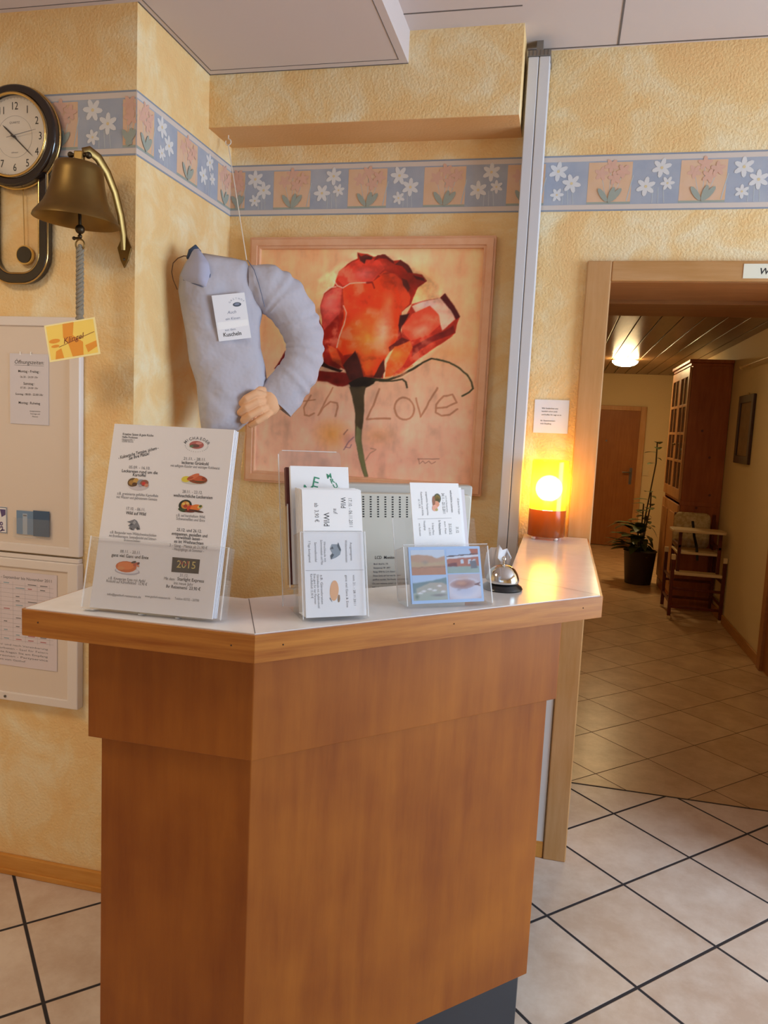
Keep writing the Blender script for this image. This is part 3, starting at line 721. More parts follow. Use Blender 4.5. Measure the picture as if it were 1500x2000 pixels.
for k in range(10): q.use(INKG).line(-0.2 + k * 0.043, 0.078, -0.2 + k * 0.043, 0.268, 0.0004, WS)
for k in range(5):
    q.use(INKG).text(['Gasthof geöffnet ab 17.00 Uhr und nach Vereinbarung', 'Kegelbahn Voranmeldung erbeten - Saal für Feiern', 'Änderungen vorbehalten, bitte fragen Sie am Empfang', 'Familienfeiern bis 80 Personen - Partyservice', 'Ihr freundliches Team vom Gasthof'][k], 0.0, 0.064 - k * 0.012, 0.0085, WS, bold=.006 if k > 1 else 0, fit=0.36 if k < 4 else 0.2)
tag(q.build('calendar_sheet', M=M_), 'pinkish printed calendar sheet on the lower white cabinet', 'notice')

# ------------------------------------------------------------------ framed rose picture
def srgb(h): return np.array([int(h[i:i + 2], 16) / 255 for i in (0, 2, 4)])
class Paint:
    """small raster painter; its picture becomes the colours of a fine grid"""
    def __init__(s, w, h, H, seed=1, jit=0.0):
        s.w, s.h = w, h
        yy, xx = np.mgrid[0:h, 0:w]; s.u = xx / (w - 1); s.v = yy / (h - 1)
        Hi = np.linalg.inv(H.h); P = np.stack([s.u, s.v, np.ones_like(s.u)], -1) @ Hi.T
        s.x = P[..., 0] / P[..., 2]; s.y = P[..., 1] / P[..., 2]
        s.rng = np.random.RandomState(seed); s.c = np.zeros((h, w, 3))
        if jit:
            s.jx = (s.noise(40) - .5) * 2 * jit; s.jy = (s.noise(40) - .5) * 2 * jit
            s.x = s.x + s.jx; s.y = s.y + s.jy
    def noise(s, n, aniso=1.0):
        o = np.zeros((s.h, s.w)); amp = 1; tot = 0
        for k in range(4):
            m = max(2, int(n * 2 ** k / 4)); g = s.rng.rand(m + 2, int(m * aniso) + 2)
            fu = s.u * m * aniso * 0.999; fv = s.v * m * 0.999; i = fu.astype(int); j = fv.astype(int); a = fu - i; b = fv - j
            a = a * a * (3 - 2 * a); b = b * b * (3 - 2 * b)
            o += amp * ((g[j, i] * (1 - a) + g[j, i + 1] * a) * (1 - b) + (g[j + 1, i] * (1 - a) + g[j + 1, i + 1] * a) * b); tot += amp; amp *= .55
        return o / tot
    def blend(s, m, col, var=None, vn=None):
        col = srgb(col)
        if var is not None: col = col * (1 - vn[..., None]) + srgb(var) * vn[..., None]
        s.c = s.c * (1 - m[..., None]) + col * m[..., None]
    def poly_d(s, pts):
        n = len(pts); ins = np.zeros(s.x.shape, bool); d = np.full(s.x.shape, 1e9)
        for i in range(n):
            x1, y1 = pts[i]; x2, y2 = pts[(i + 1) % n]
            c_ = ((y1 > s.y) != (y2 > s.y)) & (s.x < (x2 - x1) * (s.y - y1) / ((y2 - y1) or 1e-9) + x1); ins ^= c_
            dx, dy = x2 - x1, y2 - y1; t = np.clip(((s.x - x1) * dx + (s.y - y1) * dy) / (dx * dx + dy * dy + 1e-9), 0, 1)
            d = np.minimum(d, np.hypot(s.x - x1 - t * dx, s.y - y1 - t * dy))
        return np.where(ins, d, -d)
    def poly(s, pts, col, soft=3.0, a=1.0, var=None, n=20):
        m = np.clip(s.poly_d(pts) / soft + .5, 0, 1) * a
        s.blend(m, col, var, s.noise(n) if var else None)
    def spot(s, x, y, rx, ry, col, a=1.0, rot=0.0, p=1.0):
        c_, q = math.cos(rot), math.sin(rot); X = s.x - x; Y = s.y - y
        r = np.hypot((X * c_ + Y * q) / rx, (-X * q + Y * c_) / ry)
        s.blend(np.clip(1 - r, 0, 1) ** p * a, col)
    def stroke(s, pts, wd_, col, soft=3.0, a=1.0, w2=None):
        m = np.zeros(s.x.shape); n = len(pts) - 1
        for i in range(n):
            x1, y1 = pts[i]; x2, y2 = pts[i + 1]; dx, dy = x2 - x1, y2 - y1
            t = np.clip(((s.x - x1) * dx + (s.y - y1) * dy) / (dx * dx + dy * dy + 1e-9), 0, 1)
            d = np.hypot(s.x - x1 - t * dx, s.y - y1 - t * dy)
            ww = wd_ if w2 is None else wd_ + (w2 - wd_) * (i + t) / n
            m = np.maximum(m, np.clip((ww / 2 - d) / soft + .5, 0, 1))
        s.blend(m * a, col)
    def mesh(s, q_mat, u0, v0, u1, v1, w, name, parent=None, M=None):
        me = bpy.data.meshes.new(name); W_, H_ = s.w, s.h
        U = u0 + s.u * (u1 - u0); V = v1 - s.v * (v1 - v0)
        co = np.stack([U, V, np.full_like(U, w)], -1).reshape(-1, 3)
        id_ = np.arange(W_ * H_).reshape(H_, W_)
        f = np.stack([id_[1:, :-1], id_[1:, 1:], id_[:-1, 1:], id_[:-1, :-1]], -1).reshape(-1, 4)
        me.from_pydata(co.tolist(), [], f.tolist())
        at = me.color_attributes.new('paint', 'FLOAT_COLOR', 'POINT')
        c_ = np.clip(s.c, 0, 1).reshape(-1, 3); l_ = np.where(c_ <= 0.04045, c_ / 12.92, ((c_ + .055) / 1.055) ** 2.4)
        at.data.foreach_set('color', np.concatenate([l_, np.ones((len(l_), 1))], 1).astype(np.float32).ravel())
        me.materials.append(q_mat)
        o = bpy.data.objects.new(name, me); COL.objects.link(o); o.matrix_basis = M if M is not None else Matrix.Identity(4)
        if parent is not None: o.parent = parent; WM[o.name] = wm(parent) @ o.matrix_basis
        else: WM[o.name] = o.matrix_basis.copy()
        return o
PW, PH = 0.872, 0.868
pic = thing('framed_picture', 'large picture of a red rose in a wide peach wooden frame on the back wall', 'picture', (-0.694, D, 1.272))
pm = frame_M(-0.694, D - 0.0008, 1.272, 0, 0)
hw = PW / 2
FRAME = wood('picture_frame_peach', 'E2A67E', 'EBBB98', (6, 6, 6), 1.0, 0.45)
q = MB().use(FRAME)
fw = 0.040
o_ = [(-hw, 0), (hw, 0), (hw, PH), (-hw, PH)]; i_ = [(-hw + fw, fw), (hw - fw, fw), (hw - fw, PH - fw), (-hw + fw, PH - fw)]
q.ring(o_, i_, 0.0, 0.026)
mid_o = [(x * 0.985, fw * .16 + y * .984) for x, y in o_]; mid_i = [(x * 1.022, y + (-.009 if y < .3 else .009)) for x, y in i_]
q.ring(mid_o, mid_i, 0.026, 0.032)
fo = q.build('frame', None, M=pm, bevel=0.004); fo.parent = pic; fo.matrix_basis = wm(pic).inverted() @ pm; WM[fo.name] = pm
Hc = homog([(80, 120), (1372, 113), (1296, 1480), (50, 1420)], [(0, 0), (1, 0), (1, 1), (0, 1)])
P = Paint(330, 330, Hc, 5, 9)
n1 = P.noise(7); n2 = P.noise(16); n3 = P.noise(60)
P.c[:] = srgb('D9A276'); P.blend(np.clip((n1 - .35) * 2.2, 0, 1), 'E2B48C'); P.blend(np.clip((n2 - .5) * 2.6, 0, 1) * .6, 'CB8A58')
low = np.clip((P.y - 620) / 500, 0, 1); P.blend(low * .75, 'CDA18E'); P.blend(low * np.clip((n2 - .45) * 3, 0, 1) * .6, 'B98670'); P.blend(low * np.clip((.5 - n1) * 3, 0, 1) * .5, 'D9B49C')
P.spot(500, 1200, 130, 110, 'C9863C', .8); P.spot(600, 1230, 80, 70, '9A6668', .55); P.spot(760, 1210, 120, 80, 'B07A55', .7); P.spot(300, 420, 300, 330, 'E3B27A', .4); P.spot(1000, 330, 160, 150, 'E0A050', .5)
P.spot(1180, 720, 220, 90, 'CB8448', .5); P.spot(900, 1350, 400, 160, 'CC9484', .5); P.spot(1180, 1200, 120, 60, 'B98A78', .5); P.spot(700, 1340, 160, 120, 'B9776A', .35); P.spot(1240, 500, 110, 300, 'DCA878', .35)
for t_, wv in (([(770, 930), (735, 1030), (695, 1112), (835, 1106)], 11), ([(985, 985), (1008, 1092), (1060, 1010), (1108, 925)], 10), ([(1097, 1040), (1160, 1035), (1215, 1008), (1190, 962), (1140, 970), (1100, 1020), (1096, 1065), (1130, 1085), (1180, 1078), (1222, 1048)], 10),
              ([(915 + 56 * math.cos(k * .35), 1048 + 66 * math.sin(k * .35)) for k in range(19)], 10), ([(318, 1012), (360, 1006), (398, 1000)], 8), ([(372, 972), (335, 1050), (338, 1092), (365, 1098), (395, 1082)], 9), ([(502, 925), (460, 1010), (418, 1092), (450, 1045), (490, 1010), (525, 1018), (528, 1040), (515, 1095)], 9),
              ([(120, 960), (150, 1080), (200, 990), (230, 1085), (280, 950)], 10)): P.stroke(t_, wv, '9A6448', 6, .8)
P.poly([(300, 305), (330, 370), (370, 440), (410, 505), (455, 595), (430, 580), (385, 505), (345, 425), (312, 350)], '5E1A14', 6, .95)
P.poly([(160, 820), (195, 770), (225, 715), (300, 760), (420, 800), (420, 850), (230, 830)], '5E1216', 6)
BODY = [(640, 140), (700, 145), (735, 162), (790, 145), (850, 182), (890, 175), (935, 205), (962, 250), (1010, 262), (1042, 300), (990, 342), (962, 400), (952, 440), (900, 480), (892, 560), (905, 630), (845, 690), (800, 750), (790, 870), (680, 872), (560, 820), (500, 780), (455, 690), (445, 600), (430, 450), (450, 380), (510, 335), (530, 250), (580, 200), (640, 172)]
P.poly(BODY, '96200F', 5, 1, '7A160C', 24)
P.poly([(530, 300), (545, 240), (600, 195), (650, 178), (720, 175), (770, 185), (800, 230), (760, 270), (725, 312), (690, 318), (610, 318), (560, 332)], 'BE3322', 6, 1, 'A8281A', 20)
P.spot(680, 265, 90, 50, 'D0605A', .8); P.spot(790, 215, 90, 50, 'B83A2A', .7)
P.poly([(760, 270), (800, 245), (870, 265), (920, 330), (945, 400), (940, 440), (900, 480), (890, 530), (880, 420), (850, 330)], 'B32A14', 6, 1, 'C8401E', 18)
P.poly([(430, 460), (455, 385), (500, 350), (555, 345), (545, 470), (510, 560), (480, 610), (448, 590)], 'B04038', 6, 1, '9A2A22', 18); P.spot(480, 440, 60, 90, 'CC6A60', .6)
P.poly([(560, 350), (620, 312), (690, 318), (735, 305), (795, 262), (850, 300), (882, 390), (890, 560), (872, 640), (800, 760), (745, 855), (690, 855), (640, 720), (560, 742), (522, 690), (552, 560), (565, 440)], 'CF3A12', 6, 1, 'C02E10', 14)
P.spot(700, 640, 130, 200, 'E0702A', .85, .1, .8); P.spot(640, 420, 100, 130, 'C42C10', .7); P.spot(790, 600, 70, 160, 'E8A084', .8, .15, .9); P.spot(820, 450, 50, 130, 'DE6C48', .6); P.spot(700, 800, 50, 110, 'DE6420', .6)
P.poly([(445, 600), (480, 560), (530, 500), (535, 560), (520, 650), (500, 690), (560, 800), (540, 822), (450, 790), (440, 660)], '701610', 8, 1, '8E2016', 22)
P.poly([(470, 680), (520, 700), (545, 760), (560, 810), (500, 770)], 'C04A20', 8, .8)
for t_ in ([(500, 300), (530, 335), (560, 345), (600, 318), (690, 312)], [(445, 380), (480, 345), (520, 340)], [(560, 450), (575, 490), (560, 560), (530, 640), (520, 690)]): P.stroke(t_, 6, 'E0B09A', 5, .75)
P.stroke([(690, 312), (725, 312), (738, 345)], 8, '6A1410', 5, .9); P.stroke([(790, 262), (850, 250), (900, 300)], 6, '8E1E10', 5, .7)
P.poly([(640, 140), (660, 160), (690, 148), (728, 165), (722, 182), (690, 180), (680, 205), (655, 185)], '3E100E', 5)
P.poly([(735, 188), (755, 152), (800, 146), (850, 182), (855, 202), (810, 172), (765, 172)], '571410', 5)
P.poly([(858, 205), (892, 174), (938, 208), (962, 250), (930, 250), (900, 215)], '4E1814', 5); P.poly([(895, 285), (930, 300), (945, 345), (930, 370), (905, 330)], '571A12', 6); P.poly([(955, 262), (1012, 262), (1042, 300), (990, 342), (970, 330), (985, 290)], '7E1C12', 6)
P.poly([(965, 265), (1025, 285), (1030, 302), (980, 290)], '4A1410', 5)
# right petal
P.poly([(905, 545), (955, 440), (1020, 420), (1120, 402), (1150, 376), (1200, 445), (1233, 512), (1215, 560), (1205, 605), (1120, 672), (1000, 752), (900, 842), (800, 862), (820, 780), (900, 640)], 'B02E1C', 6, 1, '8E1E10', 18)
P.poly([(955, 450), (1020, 425), (1120, 402), (1185, 450), (1205, 530), (1130, 590), (1105, 520), (1060, 450), (985, 490)], 'CF9078', 7, 1, 'D8B098', 16); P.spot(1040, 440, 80, 30, 'B8A0A8', .6)
P.poly([(905, 560), (960, 492), (1060, 452), (1108, 500), (1118, 555), (1050, 620), (950, 652), (908, 612)], 'C43A22', 7, 1, 'D0523A', 16); P.spot(1010, 590, 80, 40, 'E08A70', .7, -.5)
P.poly([(1122, 402), (1150, 375), (1202, 448), (1234, 512), (1212, 532), (1180, 470)], '4A1012', 6)
P.poly([(890, 500), (945, 490), (905, 560), (892, 605), (882, 560)], '380C0C', 6); P.poly([(820, 692), (900, 632), (942, 652), (860, 695), (825, 720)], '541410', 6); P.poly([(960, 685), (1100, 612), (1195, 565), (1205, 602), (1100, 650), (1010, 700), (955, 745)], '6A1612', 8)
P.poly([(810, 785), (855, 690), (945, 655), (960, 690), (905, 800), (840, 858), (800, 862)], 'CC5A1E', 7, 1, 'B23A16', 16); P.spot(860, 740, 60, 60, 'DC7A30', .7)
P.poly([(960, 745), (1100, 660), (1190, 620), (1120, 675), (1000, 755), (900, 842), (850, 860)], '9A2414', 7)
P.poly([(415, 830), (560, 842), (645, 860), (620, 905), (560, 925), (530, 922), (470, 892), (412, 888)], '8E2018', 7, 1, '6A1610', 20)
P.poly([(420, 760), (480, 800), (560, 830), (545, 842), (470, 815), (420, 800)], '2A1410', 5)
P.poly([(562, 800), (590, 760), (626, 710), (662, 790), (682, 885), (600, 890)], '3A1610', 6, 1, '54201A', 30)
P.poly([(735, 865), (770, 800), (792, 760), (802, 830), (775, 872)], '44160E', 6)
P.poly([(595, 905), (650, 872), (690, 865), (760, 872), (735, 905), (690, 932), (610, 935)], '241A12', 5)
P.stroke([(730, 882), (820, 878), (890, 858), (975, 812), (1030, 775), (1072, 756), (1120, 765)], 15, '2E2A18', 5, 1, 9); P.stroke([(800, 870), (890, 842), (960, 800)], 7, 'B0602A', 6, .8)
P.stroke([(1100, 760), (1175, 776), (1225, 805), (1270, 845), (1300, 890), (1310, 925), (1290, 945), (1245, 968)], 10, '33351F', 5)
P.stroke([(770, 885), (850, 885), (905, 876), (925, 892), (935, 925)], 9, '2E2A18', 5)
P.poly([(598, 925), (692, 925), (682, 975), (676, 1100), (668, 1250), (682, 1340), (704, 1447), (680, 1447), (652, 1340), (635, 1230), (628, 1090), (612, 980)], '3A2E20', 6, 1, '4A4028', 30)
P.poly([(640, 1150), (668, 1170), (668, 1250), (684, 1345), (702, 1447), (682, 1447), (652, 1335), (636, 1230)], '767A52', 8, .9, '5A5C3C', 30)
P.stroke([(565, 1290), (600, 1240), (625, 1215)], 6, '6A4A5A', 5, .7); P.stroke([(575, 1275), (600, 1280), (612, 1260)], 5, '6A4A5A', 5, .7); P.stroke([(570, 1200), (590, 1175)], 6, '6A4038', 5, .7); P.stroke([(690, 1350), (715, 1310), (750, 1285), (720, 1280)], 5, '8A6250', 5, .7)
P.stroke([(995, 1332), (1120, 1334)], 4, '7A5248', 4, .8); P.stroke([(1000, 1335), (1005, 1365), (1025, 1345), (1040, 1360), (1060, 1345), (1075, 1362), (1098, 1350)], 4, '7A5248', 4, .8)
rose = np.clip(P.poly_d([(410, 300), (640, 130), (900, 165), (1060, 290), (1160, 370), (1240, 520), (1120, 690), (900, 870), (640, 930), (400, 890)]) / 20 + .5, 0, 1)
st1 = P.noise(20, 4.0); st2 = P.noise(34, .35); st3 = P.noise(90)
amt = (st2 * .6 + st3 * .4 - .5) * rose * 1.5 + (st1 * .6 + st3 * .4 - .5) * (1 - rose) * .42
P.c = np.clip(P.c * (1 + amt)[..., None], 0, 1)
dry = np.clip((st2 - .60) * 7, 0, 1) * rose * np.clip((st3 - .45) * 5, 0, 1); P.blend(dry * .55, 'D88060')
dark = np.clip((.40 - st2) * 7, 0, 1) * rose * np.clip((.55 - st3) * 5, 0, 1) * np.clip((P.c[..., 0] - P.c[..., 1]) * 4 - .8, 0, 1); P.blend(dark * .5, '5A1410')
P.c = np.clip(P.c * (1.15 + .14 * n3)[..., None] + 0.02, 0, 1)
po = P.mesh(vcol('painted_canvas', 0.45), -hw + fw - 0.001, fw - 0.001, hw - fw + 0.001, PH - fw + 0.001, 0.012, 'canvas', pic, wm(pic).inverted() @ pm)

# ------------------------------------------------------------------ shirt-shaped arm pillow hanging in the corner
SHIRT = mat('shirt_grey_blue', 'B8B4BE', 0.85, spec=0.15, bump=(11, 0.5, 0.03)); SKIN = mat('stuffed_skin', 'E2AE84', 0.75, bump=(60, 0.15, 0.004)); SEWN = mat('seam_thread', '6E7690', 0.9)
PM = frame_M(-1.02, 2.30, 1.75, math.radians(32), 0)
TORSO = [(-0.154, 0.239), (-0.114, 0.25), (-0.075, 0.248), (-0.026, 0.246), (0.018, 0.241), (0.039, 0.2), (0.061, 0.143), (0.075, 0.09), (0.066, 0.04), (0.071, -0.024), (0.088, -0.083), (0.095, -0.133), (0.086, -0.174), (0.056, -0.217), (0.037, -0.263), (0.007, -0.29), (-0.053, -0.305), (-0.107, -0.305), (-0.116, -0.25), (-0.128, -0.147), (-0.151, -0.08), (-0.162, 0.001), (-0.177, 0.072), (-0.187, 0.128), (-0.184, 0.176), (-0.17, 0.211)]
def inflate(mb, out, depth, R, step=0.011, wr=0.0, flat=1.0):
    n = len(out)
    ed = []
    for i in range(n):                     # resample the outline
        a = Vector(out[i]); b = Vector(out[(i + 1) % n]); m = max(1, int((b - a).length / step))
        ed += [a.lerp(b, k / m) for k in range(m)]
    N = len(ed)
    def dist(p):
        d = 1e9; ins = False
        for i in range(n):
            a = Vector(out[i]); b = Vector(out[(i + 1) % n]); ab = b - a
            t = max(0, min(1, (p - a).dot(ab) / ab.dot(ab))); d = min(d, (p - a - ab * t).length)
            if (a.y > p.y) != (b.y > p.y) and p.x < (b.x - a.x) * (p.y - a.y) / (b.y - a.y) + a.x: ins = not ins
        return d if ins else -d
    pts = list(ed); x0 = min(p.x for p in ed); x1 = max(p.x for p in ed); y0 = min(p.y for p in ed); y1 = max(p.y for p in ed)
    y = y0
    while y < y1:
        x = x0
        while x < x1:
            p = Vector((x + random.uniform(-.2, .2) * step, y + random.uniform(-.2, .2) * step))
            if dist(p) > step * 0.55: pts.append(p)
            x += step
        y += step
    vs, _, fs, *_r = delaunay_2d_cdt([Vector(p) for p in pts], [(i, (i + 1) % N) for i in range(N)], [], 2, 1e-6)
    hs = []
    for p in vs:
        d = max(0.0, dist(p)); t = min(1, d / R)
        h = depth * math.sqrt(max(0, 1 - (1 - t) ** 2)) if d > 1e-5 else 0
        if wr: h += wr * min(1, d / 0.03) * (math.sin(p.x * 60 + p.y * 23 + 2 * math.sin(p.y * 31)) + .6 * math.sin(p.y * 70 - p.x * 40))
        hs.append(h)
    m = len(vs)
    bnd = [i for i in range(m) if hs[i] <= 1e-6]
    mp = {i: m + k for k, i in enumerate([j for j in range(m) if j not in set(bnd)])}
    V = [(p.x, p.y, h) for p, h in zip(vs, hs)] + [(vs[i].x, vs[i].y, -hs[i] * flat) for i in sorted(mp, key=lambda q: mp[q])]
    F = []
    for f in fs:
        f = list(f); ar = sum(vs[f[i]].x * vs[f[(i + 1) % 3]].y - vs[f[(i + 1) % 3]].x * vs[f[i]].y for i in range(3))
        if ar < 0: f = f[::-1]
        F.append(f); F.append([mp.get(i, i) for i in f[::-1]])
    return mb.add(V, F)
pl = thing('arm_pillow', 'grey-blue shirt-shaped pillow with one stuffed arm and hand, hanging in the corner', 'pillow', M=PM)
I4 = Matrix.Identity(4)
q = inflate(MB().use(SHIRT), TORSO, 0.062, 0.085, wr=0.0022, flat=0.8)
q.build('shirt_body', pl, M=I4, smooth=70)
SLEEVE = [(0.02, 0.172, 0.050), (0.045, 0.172, 0.062), (0.081, 0.163, 0.073), (0.108, 0.151, 0.076), (0.133, 0.136, 0.076), (0.156, 0.112, 0.073), (0.176, 0.085, 0.070), (0.191, 0.058, 0.067), (0.203, 0.031, 0.065), (0.209, 0.006, 0.062), (0.211, -0.019, 0.061), (0.208, -0.048, 0.062), (0.2, -0.076, 0.062), (0.185, -0.104, 0.064), (0.167, -0.129, 0.066), (0.137, -0.172, 0.067), (0.118, -0.196, 0.068)]
q = MB().use(SHIRT)
NS = 28; vs = []; fs = []
pth = []
for i in range(len(SLEEVE) - 1):
    for k in range(5):
        t = k / 5; pth.append([SLEEVE[i][j] * (1 - t) + SLEEVE[i + 1][j] * t for j in range(3)])
pth.append(list(SLEEVE[-1]))
rdn = random.Random(11)
for i, (x, y, r) in enumerate(pth):
    a = pth[max(0, i - 2)]; b = pth[min(len(pth) - 1, i + 2)]
    t = Vector((b[0] - a[0], b[1] - a[1], 0)).normalized(); nrm = Vector((t.y, -t.x, 0)); zoff = 0.012 + 0.012 * i / len(pth)
    for k in range(NS):
        th = 2 * PI * k / NS
        inner_ = max(0, -math.cos(th) * (-1))  # side of the bend
        fold = 0.0035 * math.sin(i * 0.95 + 1.5 * math.sin(th * 2) + math.sin(i * .37)) * (0.35 + 0.65 * max(0, -math.cos(th))) * (1 if 3 < i < len(pth) - 6 else .3)
        rr = r + fold
        rz = (r * 0.80 if i < len(pth) - 14 else r * (0.80 - 0.28 * (i - len(pth) + 14) / 14)) + fold
        vs.append(Vector((x, y, zoff)) + nrm * (-math.cos(th)) * -rr * 1.0 + Vector((0, 0, 1)) * math.sin(th) * rz)
for i in range(len(pth) - 1):
    for k in range(NS):
        k2 = (k + 1) % NS
        fs.append((i * NS + k, i * NS + k2, (i + 1) * NS + k2, (i + 1) * NS + k))
fs.append(list(range(NS)))
# hollow cuff: turn inwards
L0 = (len(pth) - 1) * NS
for k in range(NS):
    x, y, r = pth[-5]; c_ = Vector((x, y, 0.024)); p = vs[L0 + k]; e = Vector((pth[-1][0], pth[-1][1], 0.024))
    vs.append(c_ + (p - e) * 0.90)
for k in range(NS):
    k2 = (k + 1) % NS; fs.append((L0 + k, L0 + k2, L0 + NS + k2, L0 + NS + k))
fs.append(list(range(L0 + NS, L0 + 2 * NS))[::-1])
q.add(vs, fs); q.build('sleeve', pl, M=I4, smooth=80)
# cuff piping and shoulder seam
q = MB().use(SEWN)
q.tube([(0.018, 0.238, 0.028), (0.034, 0.205, 0.060), (0.046, 0.165, 0.074), (0.058, 0.130, 0.070), (0.070, 0.098, 0.055)], 0.0014, 6)
q.build('shoulder_seam', pl, M=I4)
# collar flap, folded over at the neck
COLLAR = [(-0.156, 0.232), (-0.146, 0.256), (-0.130, 0.258), (-0.119, 0.240), (-0.104, 0.213), (-0.099, 0.18), (-0.109, 0.138), (-0.141, 0.147), (-0.174, 0.158), (-0.182, 0.174), (-0.168, 0.206)]
cm = clear  # placeholder name kept local
SHIRT2 = mat('collar_blue', 'B0B0C6', 0.85, spec=0.15)
q = inflate(MB().use(SHIRT2), [(x, y) for x, y in COLLAR], 0.010, 0.02, step=0.009)
for i, p in enumerate(q.v): q.v[i] = Vector((p.x, p.y, p.z + 0.064 - 0.85 * max(0, p.y - 0.205) - 0.75 * max(0, -0.13 - p.x)))
q.build('collar', pl, M=I4, smooth=70)
q = MB().use(SEWN).tube([(x * 1.0 + .001, y - .001, 0.062 - 0.75 * max(0, -0.13 - x)) for x, y in ((-0.176, 0.160), (-0.158, 0.151), (-0.141, 0.146), (-0.124, 0.140), (-0.109, 0.137), (-0.102, 0.160), (-0.099, 0.18))], 0.0016, 6); q.build('collar_edge', pl, M=I4)
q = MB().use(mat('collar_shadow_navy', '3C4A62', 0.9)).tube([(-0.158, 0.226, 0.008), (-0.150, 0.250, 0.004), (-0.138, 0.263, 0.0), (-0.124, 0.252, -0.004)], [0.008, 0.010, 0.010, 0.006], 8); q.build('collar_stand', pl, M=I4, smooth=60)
# hand: palm, four curled fingers and thumb as one remeshed skin
q = MB().use(SKIN)
def finger(p, z, r):
    pts = [Vector((x, y, zz)) for (x, y), zz in zip(p, z)]
    sm = []
    for i in range(len(pts) - 1):
        for k in range(4): sm.append(pts[i].lerp(pts[i + 1], k / 4))
    sm.append(pts[-1]); rr = [r[0] + (r[1] - r[0]) * i / (len(sm) - 1) for i in range(len(sm))]
    q.tube(sm, rr, 12); q.ball(sm[-1], rr[-1], n=8); q.ball(sm[0], rr[0], n=8)
zf = (0.040, 0.074, 0.074, 0.058)
finger([(0.085, -0.175), (0.046, -0.171), (0.018, -0.188), (0.008, -0.203)], zf, (0.0135, 0.0118))
finger([(0.092, -0.190), (0.050, -0.196), (0.018, -0.216), (0.004, -0.232)], zf, (0.0140, 0.0122))
finger([(0.100, -0.205), (0.062, -0.220), (0.030, -0.240), (0.014, -0.256)], zf, (0.0135, 0.0118))
finger([(0.108, -0.220), (0.079, -0.240), (0.053, -0.258), (0.037, -0.269)], zf, (0.0122, 0.0105))
finger([(0.085, -0.160), (0.062, -0.158), (0.040, -0.170), (0.022, -0.182)], (0.036, 0.045, 0.046, 0.040), (0.013, 0.011))
q.ball((0.098, -0.198, 0.042), (0.034, 0.042, 0.026), n=10); q.ball((0.118, -0.188, 0.034), (0.034, 0.034, 0.022), n=10)
ho = q.build('hand', pl, M=I4)
rm = ho.modifiers.new('skin', 'REMESH'); rm.mode = 'VOXEL'; rm.voxel_size = 0.0022; rm.use_smooth_shade = True
sm_ = ho.modifiers.new('soft', 'SMOOTH'); sm_.iterations = 4; sm_.factor = 0.5
q = MB().use(mat('cord_brown', '6A4A30', 0.8)).tube([(-0.154, 0.236, 0), (-0.172, 0.236, -0.006), (-0.189, 0.228, -0.010), (-0.203, 0.212, -0.01), (-0.207, 0.185, -0.008), (-0.202, 0.16, -0.004), (-0.190, 0.133, 0.0)], 0.0016, 6); q.build('neck_cord', pl, M=I4)
# string up to the hook in the soffit
hk = Vector((-1.18, 2.535, HS))
tp = PM @ Vector((0.018, 0.2445, 0.004))
q = MB().use(MATS['string_white']).tube([tp, tp.lerp(hk + Vector((0, 0, -0.03)), 0.5), hk + Vector((0, 0, -0.03))], 0.0016, 6)
tag(q.build('hanging_string'), 'thin pale string from the soffit hook down to the pillow shoulder', 'string')
q = MB().use(mat('hook_white', 'E8E0D4', 0.4)).tube([hk + Vector((0, 0, 0.0)), hk + Vector((0.0, 0, -0.012))] + [hk + Vector((0.010 * math.sin(t), 0, -0.022 + 0.010 * math.cos(t))) for t in [0.2 + 5.0 * k / 12 for k in range(13)]], 0.0020, 6)
tag(q.build('ceiling_hook', smooth=60), 'small white screw hook in the underside of the wall soffit', 'hook')
# laminated card on the pillow
CM = PM @ Matrix.Translation((-0.033, 0.056, 0.0735)) @ Matrix.Rotation(math.radians(11), 4, 'Z') @ Matrix.Rotation(math.radians(3), 4, 'X')
q = MB().use(mat('card_white', 'E8E8EE', 0.3, coat=0.6)).box((-0.050, -0.068, -0.001), (0.050, 0.068, 0.0005))
GLO = mat('ink_blue_grey', '8088A0', 0.5)
q.use(GLO)
for k in range(7):
    a = math.radians(150 - 20 * k); q.text('GASTHOF'[k], 0.022 + 0.022 * math.cos(a), 0.034 + 0.016 * math.sin(a), 0.0075, 0.0008, rot=a - PI / 2)
q.use(mat('ink_slate', '4E5664', 0.5)).disc(0.022, 0.035, 0.013, 0.0009, 16, 0.0065); q.use(GLO).disc(0.022, 0.036, 0.008, 0.0011, 12, 0.003)
q.text('Auch', 0.002, 0.010, 0.013, 0.0008, shear=.3); q.text('ein Kissen', 0.002, -0.008, 0.011, 0.0008, shear=.3); q.text('aus dem', -0.010, -0.040, 0.010, 0.0008)
q.use(INK).text('Kuscheln', -0.006, -0.056, 0.017, 0.0009, bold=.012, fit=0.055)
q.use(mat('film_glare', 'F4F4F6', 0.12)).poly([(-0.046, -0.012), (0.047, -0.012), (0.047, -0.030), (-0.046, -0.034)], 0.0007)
tag(q.build('price_card', M=CM), 'white laminated card pinned on the chest of the grey-blue pillow', 'card')

